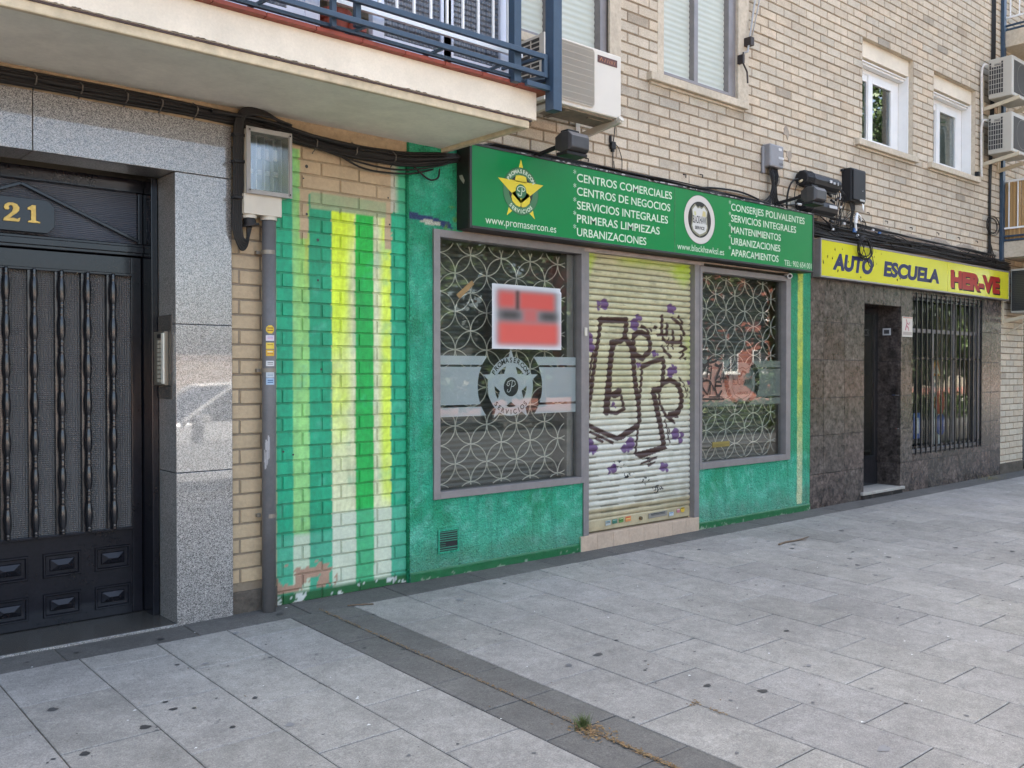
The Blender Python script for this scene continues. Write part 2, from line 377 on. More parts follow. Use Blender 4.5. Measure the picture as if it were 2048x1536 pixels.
# ---------------------------------------------------------------- apartment building
B = thing('apartment_building', 'pale brick apartment building with green striped shopfront and balconies', 'building', (6, .6, 0))
core = MB(); core.box(-6, 34, .62, 12, -.4, 13.2); core.box(-6, 34, .02, .62, 6.3, 13.2); core.box(-6, -5.9, .02, .62, -.4, 6.3); core.box(33.9, 34, .02, .62, -.4, 6.3)
obj('wall', core, M('building_core', A(200, 184, 160), .9, noise=[(2, .1)]), B)
Z0 = 2.509 - .081 * 40
def bricks(mb, xa, xb, za, zb, holes, col, phase=0.06, sub=None, front=0.0, tint=.045, jx=.0040, jz=.0738):
    k0 = int(math.floor((za - Z0) / .081)); k1 = int(math.ceil((zb - Z0) / .081))
    for k in range(k0, k1):
        z0 = max(Z0 + k * .081 + .0005, za); z1 = min(Z0 + k * .081 + jz, zb)
        if z1 - z0 < .012: continue
        segs = [(xa, xb)]
        for hx0, hx1, hz0, hz1 in holes:
            if z1 > hz0 + .02 and z0 < hz1 - .02:
                segs = [s for a, b in segs for s in ((a, min(b, hx0)), (max(a, hx1), b)) if s[1] - s[0] > .015]
        off = phase + (.125 if k % 2 else 0)
        for a, b in segs:
            x = math.floor((a - off) / .25) * .25 + off
            while x < b:
                x0 = max(x + jx, a); x1 = min(x + .25 - jx, b); x += .25
                if x1 - x0 < .02: continue
                j = rng.normal(0, .0012); dz = rng.normal(0, .0007); fy = front + j; tl = rng.normal(0, .0008)
                c = .0045
                if sub: xs = np.concatenate([[x0], np.linspace(x0 + c, x1 - c, max(2, int((x1 - x0) / sub))), [x1]]); zs = np.concatenate([[z0], np.linspace(z0 + c, z1 - c, max(2, int((z1 - z0) / sub))), [z1]])
                else: xs = np.array([x0, x0 + c, x1 - c, x1]); zs = np.array([z0, z0 + c, z1 - c, z1])
                X, Z = np.meshgrid(xs, zs); Y = np.full_like(X, fy) + (X - x0) * tl
                Y[0, :] = Y[-1, :] = front + .012; Y[:, 0] = Y[:, -1] = front + .012
                nx, nz = len(xs), len(zs); i = np.arange(nx * nz).reshape(nz, nx)
                q = np.stack([i[:-1, :-1], i[:-1, 1:], i[1:, 1:], i[1:, :-1]], -1).reshape(-1, 4)
                t = 1 + rng.normal(0, tint); t2 = rng.normal(0, .018)
                if callable(col): cc = col(X, Z, t).reshape(-1, 3)
                else:
                    sv = .86 + .20 * fbm(X * 5, Z * .9, 1.7, 201) + .05 * rng.random(X.shape); cc = (np.array(col) * t * np.array([1 + t2, 1, 1 - t2]) * (sv * (.72 if rng.random() < .012 else 1) * streak(X, Z))[..., None]).reshape(-1, 3)
                mb.add(np.stack([X, Y, Z + dz], -1).reshape(-1, 3), q.tolist(), cc)
SILLS = ((5.5, 6.85, 3.56), (8.70, 10.0, 3.57), (10.30, 11.62, 3.57), (4.1, 5.24, 3.56))
def streak(X, Z):                                # rain-washed dirt hanging below the sills
    f = np.ones(X.shape)
    for x0, x1, zs in SILLS:
        d = zs - Z; m = sst(x0 - .06, x0 + .03, X) * (1 - sst(x1 - .03, x1 + .06, X)) * (d > 0) * np.exp(-np.clip(d, 0, 9) / .28)
        f = f * (1 - m * (.12 + .5 * np.clip(vn(X * 1.0, Z * .08, 26, 211) - .35, 0, 1)))
    return f
HOLES = [(4.20, 5.10, 3.62, 5.0), (5.72, 6.72, 3.66, 5.0), (8.864, 9.97, 3.66, 4.70), (10.464, 11.59, 3.66, 4.69), (14.0, 15.2, 3.66, 4.7), (2.2, 2.9, 2.93, 5.0)]
up = MB(); bc = A(228, 213, 189)
bricks(up, -5.9, 3.285, 2.76, 6.3, HOLES, bc); bricks(up, 3.285, 12.34, 2.30, 6.3, HOLES, bc); bricks(up, 12.34, 33.9, .12, 6.3, HOLES + [(13.12, 14.2, 0, 2.2)], bc)
bricks(up, -5.9, -.45, .12, 2.76, [], bc)
obj('brick_wall', up, m_brick, B)
def sheet_with_holes(mb, xa, xb, za, zb, holes, y, c=(1, 1, 1)):
    xs = sorted({xa, xb, *[min(max(h[i], xa), xb) for h in holes for i in (0, 1)]}); zs = sorted({za, zb, *[min(max(h[i], za), zb) for h in holes for i in (2, 3)]})
    for x0, x1 in zip(xs[:-1], xs[1:]):
        for z0, z1 in zip(zs[:-1], zs[1:]):
            xm, zm = (x0 + x1) / 2, (z0 + z1) / 2
            if any(h[0] < xm < h[1] and h[2] < zm < h[3] for h in holes): continue
            mb.add([(x0, y, z0), (x1, y, z0), (x1, y, z1), (x0, y, z1)], [(0, 1, 2, 3)], c)
mo = MB(); sheet_with_holes(mo, -5.9, 33.9, 2.62, 6.3, HOLES, .0075); sheet_with_holes(mo, 12.34, 33.9, 0, 2.62, [(13.12, 14.2, 0, 2.2)], .0075); sheet_with_holes(mo, -5.9, -.45, 0, 2.62, [], .0075); sheet_with_holes(mo, 3.285, 12.34, 2.25, 2.62, [], .0075)
obj('mortar_bed', mo, m_mortar, B)
for hx0, hx1, hz0, hz1 in HOLES:
    rv = MB(); rv.box(hx0 - .05, hx0, .009, .30, hz0, hz1); rv.box(hx1, hx1 + .05, .009, .30, hz0, hz1); rv.box(hx0 - .05, hx1 + .05, .009, .30, hz1, hz1 + .05); rv.box(hx0 - .05, hx1 + .05, .009, .30, hz0 - .05, hz0)
    obj('window_reveal', rv, m_trimplaster, B)
# cement band smeared under the brick above the yellow sign
cb = MB()
cb.grid(np.linspace(8.0, 12.3, 220), np.linspace(2.58, 2.86, 20), lambda X, Z: np.where(Z > 2.80 + .05 * (fbm(X, X * 0, 3, 5) - .5) + .02 * np.sin(X * 9), .011, -.004) + .003 * (fbm(X, Z, 20, 3) - .5))
obj('cement_band', cb, m_cement, B, smooth=True)
for q in ((12.345, 13.12, -.012, .05, -.05, .135), (14.2, 33.9, -.012, .05, -.05, .135), (-5.9, -.45, -.012, .05, -.05, .135), (2.136, 2.40, -.010, .05, -.06, .115)):
    pl = MB(); pl.box(*q); obj('plinth', pl, m_plinth, B, bevel=.004)
sd_ = MB(); sd_.box(13.12, 14.2, .12, .16, -.02, 2.2); sd_.box(13.12, 13.2, .06, .14, 0, 2.2)
obj('side_door', sd_, m_iron, B, bevel=.004)

# striped brick pier
EDG = [2.400, 2.505, 2.605, 2.752, 2.909, 3.040, 3.160, 3.30]
TEAL = A(26, 186, 136); TEAL2 = A(10, 174, 124); LIME = A(160, 228, 140); CREAM = A(240, 242, 194); YEL = A(230, 255, 48, .7); GRN = A(10, 190, 84); BARE = A(206, 182, 146); PALE = A(120, 206, 174); PALEC = A(226, 236, 210)
STR = [TEAL, LIME, TEAL2, CREAM, GRN, CREAM, TEAL]
def pier_col(X, Z, t):
    wob = .006 * (fbm(X * 0 + 3.1, Z, 4, 1) - .5) + .004 * (fbm(X, Z, 30, 2) - .5)
    x = X + wob; c = np.zeros(X.shape + (3,)) + np.array(BARE) * t * np.array([1.0, .99, .97])
    bare = c.copy()
    for (a, b), s in zip(zip(EDG[:-1], EDG[1:]), STR):
        m = sst(a - .004, a + .004, x) * (1 - sst(b - .004, b + .004, x)); c = mix(c, np.array(s) * (.9 + .2 * t - .1), m)
    n1 = fbm(X, Z, 5, 11); n2 = fbm(X * 3, Z, 2.3, 23)
    # fluorescent yellow sprayed over the cream stripes, strongest up high and along one edge
    m = sst(2.752, 2.758, x) * (1 - sst(2.83, 2.91, x)) * sst(.5, 1.9, Z + .9 * (n1 - .5)) ; c = mix(c, YEL, np.clip(m * .95, 0, 1))
    m = sst(2.752, 2.758, x) * (1 - sst(2.903, 2.909, x)) * sst(1.9, 2.2, Z + .3 * (n1 - .5)); c = mix(c, YEL, m * .8)
    m = sst(3.06, 3.12, x) * (1 - sst(3.156, 3.162, x)) * sst(.3, .8, Z + .6 * (n1 - .5)); c = mix(c, YEL, m * .85)
    m = sst(2.505, 2.56, x) * (1 - sst(2.600, 2.606, x)) * sst(.9, 2.3, Z + 1.2 * (n2 - .5)); c = mix(c, A(190, 240, 90), m * .45)
    m = sst(2.575, 2.582, x) * (1 - sst(2.600, 2.607, x)) * sst(1.5, 2.2, Z + .8 * (n2 - .5)) * .6; c = mix(c, A(232, 214, 70), m)
    m = sst(2.909, 2.913, x) * (1 - sst(3.036, 3.042, x)) * sst(1.7, 2.1, Z + .5 * (n1 - .5)); c = mix(c, A(36, 206, 70), m * .8)
    # streaky, thin paint
    c = c * (1 + .26 * (vn(X, Z, 60, 7)[..., None] - .5) + .36 * (n2[..., None] - .5) + .2 * (vn(X * 4, Z * .5, 30, 77)[..., None] - .5))
    m = sst(.62, .82, fbm(X, Z, 9, 31)) * .35; c = mix(c, PALE, m * (X > 2.4))
    # faded band at the foot
    low = 1 - sst(.47, .50, Z + .01 * (n1 - .5) + .10 * (x < 2.75)); fade = mix(c, PALE, .45); pc = ((x > 2.752) & (x < 2.909)) | ((x > 3.04) & (x < 3.16)) | ((x > 2.505) & (x < 2.605))
    fade = np.where(pc[..., None], mix(c, PALEC, .85), fade); c = mix(c, fade, low)
    # unpainted top: outline of a lost sign board
    top = ((x > 2.545) & (x < 3.165) & (Z > 2.315 + .02 * (n1 - .5))) | ((x > 2.545) & (x < 2.60) & (Z > 2.06)) | ((x > 3.12) & (x < 3.165) & (Z > 2.05)) | ((Z > 2.56) & (x > 2.48))
    c = np.where(top[..., None], bare * (.93 + .2 * n1[..., None]), c)
    half = (x > 2.62) & (x < 3.13) & (Z > 2.235) & (Z < 2.33); c = np.where(half[..., None], mix(bare, A(150, 190, 140), np.clip(.3 + .6 * n1, 0, 1)), c)
    tr = (x > 3.165) & (Z > 2.28); c = np.where(tr[..., None], mix(A(214, 212, 190), A(70, 190, 140), sst(3.18, 3.23, x)), c)
    # flaked patches near the pavement
    fl = (fbm(X, Z, 13, 41) > .58) & (Z < .22) & (Z > .06) & (x < 2.78) & (x > 2.40); c = np.where(fl[..., None], np.array(A(196, 158, 132)), c)
    # dark green base band
    base = sst(0, .012, .063 + .004 * (n1 - .5) - Z) * (X > 2.40); c = mix(c, A(4, 104, 56), base)
    wf = (fbm(X, Z, 26, 51) > .60) & (Z < .045) & (X > 2.4) & (fbm(X, X * 0, 3, 57) > .42); c = np.where(wf[..., None], np.array(A(226, 230, 220)), c)
    c = np.where((X < 2.40)[..., None], bare * (1 + .12 * (n1[..., None] - .5)), c)
    return np.clip(c, .01, .95)
pr = MB(); bricks(pr, 2.137, 3.285, .0, 2.74, [(2.0, 2.399, -.1, .11)], pier_col, phase=.06, sub=.011, tint=.045, jx=.003, jz=.0755)
pm = MB()
def pier_mortar(X, Z):
    c = pier_col(X, Z, 1.0); m = A(128, 116, 96); return np.where((X < 2.4)[..., None], np.array(A(150, 134, 112)), mix(c * .80, A(90, 100, 70), .12))
pm.grid(np.linspace(2.136, 3.286, 150), np.linspace(-.06, 2.76, 340), lambda X, Z: .0065 + .003 * (fbm(X, Z, 40, 9) - .5), pier_mortar)
pp = obj('striped_brick_pier', pr, m_paint, B); pp['label'] = 'brick pier painted in green, lime and cream stripes'
obj('mortar', pm, m_paint, pp)
# drill holes and plugs in the pier
dh = MB()
for x, z, r in [(2.59, 2.47, .010), (2.59, 2.20, .008), (2.66, 2.06, .009), (2.66, 1.83, .007), (2.57, 2.40, .005), (3.14, 2.36, .006), (3.15, 2.20, .006), (2.68, 1.32, .007), (2.44, .86, .006), (2.50, .84, .006)]: dh.disc(x, z, r, -.0045, (.02, .02, .02), 12)
obj('drill_hole', dh, m_attr, pp)

# green render
G1 = A(50, 186, 142); G2 = A(22, 166, 112); G3 = A(124, 214, 184)
def ren_col(X, Z):
    n = fbm(X, Z, 3.2, 61); n2 = fbm(X, Z, 14, 67); c = mix(G2, G1, sst(.3, .65, n)); c = mix(c, G3, sst(.5, .75, n2) * .5 * (1 - sst(.45, .75, Z) * .5))
    c = mix(c, G3, (1 - sst(.12, .45, Z)) * .35)
    c = mix(c, A(96, 110, 86), (1 - sst(.08, .26, Z + .25 * (fbm(X, Z, 7, 131) - .5))) * .38 * (.4 + n2))   # splashed street dirt
    c = mix(c, A(30, 96, 74), sst(.62, .72, vn(X, Z * .12, 38, 137)) * .22)
    c = mix(c, A(52, 58, 118), ((np.abs(X - 3.43 - .6 * (2.255 - Z)) < .17) & (np.abs(Z - 2.255 + .12 * (X - 3.45)) < .022 + .016 * (n2 - .5))) * .95)
    c = mix(c, A(226, 226, 200), ((np.abs(X - 3.45) < .08) & (np.abs(Z - 2.243) < .010 + .012 * (n2 - .5))) * .9)
    c = mix(c, A(120, 170, 40), sst(.5, .7, n2) * ((X > 3.55) & (X < 3.68) & (Z > 2.21) & (Z < 2.36)) * .8)
    gx = (X > 7.5); c = mix(c, A(20, 158, 100), gx * sst(.5, .6, Z) * .7); ed = np.abs(X - 7.697 + .008 * (n2 - .5))
    c = mix(c, mix(A(208, 226, 90), A(224, 232, 180), 1 - sst(.3, 1.2, Z)), (1 - sst(.036, .052, ed)) * (Z > .075) * gx * (.75 + .25 * (n2 > .45)))
    return np.clip(c * (1 + .14 * (n2[..., None] - .5)), .01, .9)
yr = lambda X, Z: -.018 + .007 * (fbm(X, Z, 22, 71) - .5) + .004 * (fbm(X, Z, 60, 73) - .5)
gr = MB(); GS = .011
def gpatch(x0, x1, z0, z1): gr.grid(np.linspace(x0, x1, max(3, int((x1 - x0) / GS))), np.linspace(z0, z1, max(3, int((z1 - z0) / GS))), yr, ren_col)
gpatch(3.285, 3.47, .0, 2.74); gpatch(3.4701, 4.805, .0, .505); gpatch(3.4701, 3.70, 2.19, 2.74)
gr.box(3.27, 3.285, -.018, .02, 0, 2.74, G2); gr.box(4.805, 4.812, -.016, .1, .0, .505, G2)
obj('green_render', gr, m_render, B, smooth=True)
gr = MB(); gpatch(6.155, 7.519, .0, .505); gpatch(7.5191, 7.868, .0, 2.26); gr.box(7.868, 7.875, -.018, .02, 0, 2.26, G2); gr.box(6.148, 6.155, -.016, .1, 0, .505, G2)
go_ = obj('green_render', gr, m_render, B, smooth=True); go_['label'] = 'green roughcast wall with one yellow stripe'
m_bstrip = M('base_strip_paint', (1, 1, 1), .5, attr=True, noise=[(20, .15)], bump=(80, .5, .005))
yb = lambda X, Z: -.026 + .007 * (fbm(X, Z, 30, 81) - .5)
for x0, x1 in ((3.287, 4.80), (6.158, 7.87)):
    gb = MB(); gb.grid(np.linspace(x0, x1, int((x1 - x0) / .012)), np.linspace(-.05, .064, 12), lambda X, Z: np.where(Z > .058, -.012, yb(X, Z)), lambda X, Z: mix(A(6, 108, 58), A(160, 176, 150), ((fbm(X, Z, 24, 83) > .72) & (Z < .025)) * .8))
    obj('base_strip', gb, m_bstrip, B, smooth=True)
li = MB(); li.box(3.46, 7.87, -.004, .12, 2.203, 2.42)
obj('shop_lintel', li, m_cement, B)
vg = pempty('air_vent', B)
v1 = MB(); v1.box(3.497, 3.664, -.030, -.022, .150, .162, G1); v1.box(3.497, 3.664, -.030, -.022, .292, .304, G1); v1.box(3.497, 3.508, -.030, -.022, .162, .292, G1); v1.box(3.653, 3.664, -.030, -.022, .162, .292, G1)
obj('frame', v1, m_render, vg)
v2 = MB()
v2.box(3.508, 3.653, -.0235, -.0225, .162, .292, (.01, .01, .01))
for i in range(9):
    if i in (2, 3): v2.obox((3.508, -.026, .172 + i * .014), (3.555, -.026, .170 + i * .014), .006, .005, c=A(40, 110, 86)); continue
    v2.obox((3.508, -.027, .172 + i * .014), (3.653, -.027, .172 + i * .014 + rng.normal(0, .001)), .006, .006, c=A(60, 140, 112))
obj('louvre', v2, m_attr_rough, vg)

# granite surround, step and door
gq = MB(); g = .0015; YB = .215
gq.box(1.831, 2.135, -.02, YB, -.045, .785 - g); gq.box(1.831, 2.135, -.02, YB, .785 + g, 1.552 - g); gq.box(1.831, 2.135, -.02, YB, 1.552 + g, 2.332 - g)
gq.box(1.167 + g, 2.135, -.02, YB, 2.332 + g, 2.612); gq.box(.30, 1.167 - g, -.02, YB, 2.332 + g, 2.612); gq.box(-.45, .30 - g * 2, -.02, YB, 2.332 + g, 2.612)
gq.box(-.45, .571, -.02, YB, -.045, .785 - g); gq.box(-.45, .571, -.02, YB, .785 + g, 1.552 - g); gq.box(-.45, .571, -.02, YB, 1.552 + g, 2.332 - g)
obj('granite_surround', gq, m_granite, B, bevel=.0025)
th = MB(); th.box(.571, 1.831, -.028, -.0185, -.05, .009); obj('step_edge', th, m_granite, B, bevel=.002)
th = MB(); th.box(.571, 1.831, -.018, .40, -.05, .010)
obj('doorstep', th, m_granite_dark, B, bevel=.003)
bp_ = MB(); bp_.box(-5.9, 3.29, -.012, .05, 2.613, 2.74)
obj('beam_plaster', bp_, M('old_plaster', A(190, 168, 134), .9, noise=[(6, .25), (40, .2)], bump=(30, .6, .006)), B)

D = pempty('entrance_door', B); D['label'] = 'black metal entrance door with turned balusters and number 21'
fr = MB()
fr.box(1.795, 1.831, .216, .42, .010, 2.332); fr.box(.571, .607, .216, .42, .010, 2.332); fr.box(.607, 1.795, .33, .42, 2.262, 2.332)
fr.box(.607, 1.795, .335, .41, 1.925, 1.990); fr.box(.607, 1.795, .325, .335, 1.94, 1.975)
fr.box(.607, .63, .34, .41, 1.99, 2.262); fr.box(1.772, 1.795, .34, .41, 1.99, 2.262)
obj('frame', fr, m_doormetal, D, bevel=.004)
lf = MB()
lf.box(1.737, 1.790, .355, .405, .012, 1.920); lf.box(.612, .665, .355, .405, .012, 1.920); lf.box(.665, 1.737, .355, .405, 1.826, 1.920); lf.box(.665, 1.737, .355, .405, .012, .468)
lf.box(.665, 1.737, .335, .356, 1.815, 1.830); lf.box(.665, 1.737, .335, .356, .462, .478)
obj('leaf', lf, m_doormetal, D, bevel=.003)
m_cathedral = M_relief('pressed_glass', (.12, .115, .11), .12, (0, 2), (.0125, .0105), .75, .003, spec=.8)
m_reeded = M_relief('reeded_glass', (.05, .06, .08), .12, (2,), (.010,), .6, .0025, spec=.8)
gl = MB(); gl.box(.665, 1.737, .372, .380, .468, 1.826); obj('glazing', gl, m_cathedral, D)
gl = MB(); gl.box(.63, 1.772, .370, .378, 1.99, 2.262); obj('transom_glass', gl, m_reeded, D)
tri = MB()
for a, b in (((1.20, 2.243), (1.772, 2.004)), ((1.20, 2.243), (.63, 2.004))): tri.obox((a[0], .345, a[1]), (b[0], .345, b[1]), .016, .026, up=(0, 1, 0))
obj('transom_bar', tri, m_doormetal, D, bevel=.002)
for i in range(9):
    x = 1.633 - .1265 * i
    prof = []; z = .475
    for s in range(7):                         # seven turned sections
        h = (1.822 - .475) / 7
        for t_, r_ in ((0, .0085), (.04, .0125), (.07, .0085), (.10, .0135), (.13, .0095), (.17, .011), (.30, .0155), (.55, .0165), (.75, .013), (.82, .009), (.86, .0135), (.90, .0085), (.94, .0125), (.98, .0085)): prof.append((z + h * (s + t_), r_))
    prof.append((1.822, .0085)); b = MB(); b.tube([(x, .318, p[0]) for p in prof], [p[1] for p in prof], 12)
    o = obj('baluster', b, m_iron, D, smooth=True)
    b = MB(); b.box(x - .026, x - .002, .340, .366, .478, 1.816); obj('dark_strip', b, m_iron, D)  # dark strip beside each baluster, built as a flat bar
def raised(mb, x0, x1, z0, z1, y):
    def rg(i, yy): return [(x0 + i, yy, z0 + i), (x1 - i, yy, z0 + i), (x1 - i, yy, z1 - i), (x0 + i, yy, z1 - i)]
    L_ = [rg(0, y), rg(.004, y - .008), rg(.011, y - .008), rg(.018, y + .004), rg(.030, y + .004), rg(.036, y - .006)]
    v = [p for r in L_ for p in r]; f = [(4 * k + i, 4 * k + (i + 1) % 4, 4 * k + 4 + (i + 1) % 4, 4 * k + 4 + i) for k in range(len(L_) - 1) for i in range(4)]
    xm, zm = (x0 + x1) / 2, (z0 + z1) / 2; n = len(v); v += [(x0 + .07, y - .020, zm), (x1 - .07, y - .020, zm)]
    f += [(n - 4, n - 3, n + 1, n), (n - 3, n - 2, n + 1), (n - 2, n - 1, n, n + 1), (n - 1, n - 4, n)]
    mb.add(v, f)
for i in range(4):
    for z0, z1 in ((.258, .384), (.055, .178)):
        b = MB(); raised(b, 1.541 - .2505 * i, 1.725 - .2505 * i, z0, z1, .3545); obj('raised_panel', b, m_doormetal, D)
np_ = MB(); ch = .035
np_.prism([(1.035 + ch, 1.998), (1.345 - ch, 1.998), (1.345, 1.998 + ch), (1.345, 2.164 - ch), (1.345 - ch, 2.164), (1.035 + ch, 2.164), (1.035, 2.164 - ch), (1.035, 1.998 + ch)], .296, .306)
o_ = obj('number_plate', np_, m_doormetal, D, bevel=.002)
nb = MB(); m_num = m_brass
# slab-serif numerals: 2 and 1
two = [(1.112, 2.108), (1.117, 2.122), (1.132, 2.132), (1.152, 2.134), (1.172, 2.128), (1.182, 2.112), (1.180, 2.096), (1.168, 2.082), (1.150, 2.068), (1.140, 2.058), (1.155, 2.060), (1.172, 2.056), (1.180, 2.062), (1.186, 2.064), (1.182, 2.046), (1.176, 2.042), (1.108, 2.042), (1.112, 2.056), (1.130, 2.072), (1.148, 2.090), (1.154, 2.106), (1.150, 2.118), (1.142, 2.120), (1.134, 2.114), (1.138, 2.104), (1.132, 2.096), (1.118, 2.096)]
nb.prism(two, .289, .296); one = [(1.217, 2.116), (1.238, 2.132), (1.256, 2.132), (1.256, 2.056), (1.275, 2.052), (1.275, 2.044), (1.219, 2.044), (1.219, 2.052), (1.233, 2.056), (1.233, 2.106), (1.219, 2.106)]
nb.prism(one, .289, .296)
obj('house_number', nb, m_num, D, bevel=.001)
kn = MB(); kn.cyl((.70, .36, 1.02), (.70, .30, 1.02), .012); kn.tube([(.70, .305, 1.02), (.70, .29, 1.02), (.70, .27, 1.02), (.70, .265, 1.02)], [.014, .03, .03, .01], 20); obj('handle', kn, m_brass, D, smooth=True)
STROKES= [([(5.047,1.698),(5.034,1.639),(5.022,1.569),(5.005,1.493),(4.989,1.435),(4.976,1.348),(4.955,1.262),(4.943,1.175),(4.927,1.097)],0.0297),([(5.034,1.69),(5.312,1.699)],0.0359),([(5.325,1.699),(5.325,1.636),(5.308,1.576)],0.0391),([(5.308,1.564),(5.366,1.524),(5.393,1.47),(5.411,1.374),(5.421,1.29),(5.435,1.199),(5.458,1.108)],0.0391),([(5.154,1.525),(5.259,1.536),(5.308,1.564)],0.0297),([(5.18,1.52),(5.163,1.455),(5.15,1.378),(5.138,1.29),(5.133,1.214),(5.121,1.149),(5.116,1.093)],0.0422),([(5.189,1.497),(5.259,1.536),(5.321,1.547)],0.0141),([(4.959,1.441),(4.943,1.377),(4.926,1.29),(4.91,1.221),(4.885,1.141)],0.0172),([(4.902,1.331),(4.898,1.273)],0.0156),([(5.502,1.611),(5.586,1.583),(5.61,1.516),(5.596,1.461),(5.512,1.408),(5.439,1.435),(5.411,1.5),(5.411,1.579),(5.456,1.607),(5.502,1.611)],0.0344),([(5.502,1.66),(5.558,1.643),(5.595,1.602)],0.0195),([(5.609,1.639),(5.619,1.627)],0.0172),([(5.661,1.659),(5.685,1.653)],0.0203),([(5.512,1.344),(5.605,1.375),(5.758,1.407)],0.0281),([(5.763,1.407),(5.777,1.351),(5.763,1.27),(5.754,1.202)],0.0359),([(5.512,1.338),(5.503,1.259),(5.494,1.168),(5.485,1.107)],0.0219),([(5.778,1.22),(5.846,1.239),(5.935,1.213),(5.985,1.149),(6.006,1.075)],0.0328),([(5.752,1.743),(5.747,1.662),(5.747,1.606)],0.0281),([(5.815,1.683),(5.806,1.601)],0.025),([(5.699,1.595),(5.825,1.602)],0.0172),([(5.884,1.628),(5.894,1.566),(5.874,1.534)],0.0234),([(5.757,1.575),(5.806,1.539),(5.994,1.542)],0.0203),([(5.994,1.593),(5.994,1.536)],0.0219),([(5.883,1.735),(5.973,1.694),(6.034,1.607)],0.0219),([(5.958,1.751),(6.014,1.695)],0.0187),([(5.757,1.507),(5.777,1.476),(5.865,1.421)],0.0203),([(5.984,1.517),(6.065,1.499),(5.984,1.46)],0.0156),([(6.025,1.454),(5.984,1.415)],0.0187),([(5.835,1.577),(5.825,1.489)],0.0125),([(5.884,1.54),(5.889,1.49)],0.0141),([(6.045,1.41),(6.06,1.416)],0.0156),([(5.965,1.257),(6.015,1.218)],0.0125),([(4.956,1.244),(4.943,1.169),(4.927,1.095),(4.91,1.003),(4.898,0.934)],0.0312),([(5.435,1.229),(5.448,1.15),(5.467,1.071),(5.476,0.998),(5.481,0.925)],0.0359),([(5.133,1.225),(5.125,1.155),(5.112,1.079),(5.108,1.009)],0.0516),([(5.269,1.123),(5.287,1.069),(5.305,1.021),(5.216,0.991),(5.087,1.006)],0.0219),([(4.89,0.92),(5.027,0.865),(5.226,0.798)],0.0281),([(4.935,0.858),(5.028,0.825),(5.182,0.767)],0.0172),([(4.998,0.806),(5.062,0.782)],0.0172),([(4.935,1.244),(4.898,1.176),(4.89,1.136)],0.0156),([(5.503,1.235),(5.49,1.144),(5.481,1.059)],0.0219),([(5.965,1.193),(6.001,1.11),(5.996,1.028),(5.936,0.966),(5.847,0.956)],0.0406),([(5.649,1.135),(5.673,1.067),(5.702,0.973),(5.731,0.891),(5.755,0.803),(5.775,0.721)],0.0438),([(5.715,1.128),(5.725,1.053),(5.808,0.945),(5.907,0.897)],0.0219),([(5.505,0.589),(5.693,0.626)],0.0141),([(5.589,0.568),(5.665,0.588)],0.0141),([(5.472,0.901),(5.459,0.829),(5.445,0.738),(5.436,0.672)],0.0187),([(5.789,0.92),(5.818,0.85),(5.828,0.787),(5.853,0.736)],0.0109),([(5.838,0.85),(5.848,0.805)],0.0094),([(6.026,1.212),(6.056,1.148)],0.0109),([(6.077,1.167),(6.067,1.096)],0.0094)]
FILLS= [[(5.625,1.178),(5.758,1.196),(5.739,1.14),(5.616,1.139)],[(5.155,1.149),(5.251,1.186),(5.273,1.177),(5.278,1.123),(5.19,1.101),(5.151,1.116)],[(5.199,0.808),(5.477,0.919),(5.495,0.906),(5.472,0.865),(5.305,0.794),(5.252,0.781),(5.199,0.793)],[(5.432,0.679),(5.789,0.723),(5.824,0.687),(5.496,0.626),(5.432,0.654)],[(5.827,0.982),(5.886,0.971),(5.996,0.996),(5.956,0.927),(5.827,0.941)]]
BLOBS= [(5.085,1.81,0.0353),(5.021,1.813,0.0206),(5.017,1.772,0.0132),(5.854,1.812,0.033),(5.908,1.818,0.0184),(5.888,1.786,0.0162),(5.424,1.67,0.0404),(5.461,1.725,0.0235),(5.488,1.72,0.0191),(4.914,1.552,0.0382),(4.943,1.484,0.0308),(4.897,1.497,0.0147),(5.657,1.449,0.0235),(5.695,1.441,0.0103),(5.462,1.365,0.0118),(5.489,1.359,0.0147),(5.462,1.344,0.0103),(5.86,1.301,0.0367),(5.915,1.32,0.0264),(5.885,1.352,0.0147),(6.092,1.215,0.0176),(4.915,0.761,0.0477),(4.981,0.734,0.0257),(4.961,0.703,0.0132),(5.377,0.751,0.0426),(5.305,0.716,0.0279),(5.35,0.698,0.0132),(5.922,0.802,0.0404),(5.987,0.748,0.025),(6.007,0.792,0.0206),(5.187,0.572,0.0308),(5.139,0.572,0.0147),(5.143,0.545,0.0132),(5.766,0.544,0.0308),(5.809,0.556,0.0162),(5.814,0.518,0.0162),(5.181,1.06,0.0162),(5.208,1.038,0.0088)]
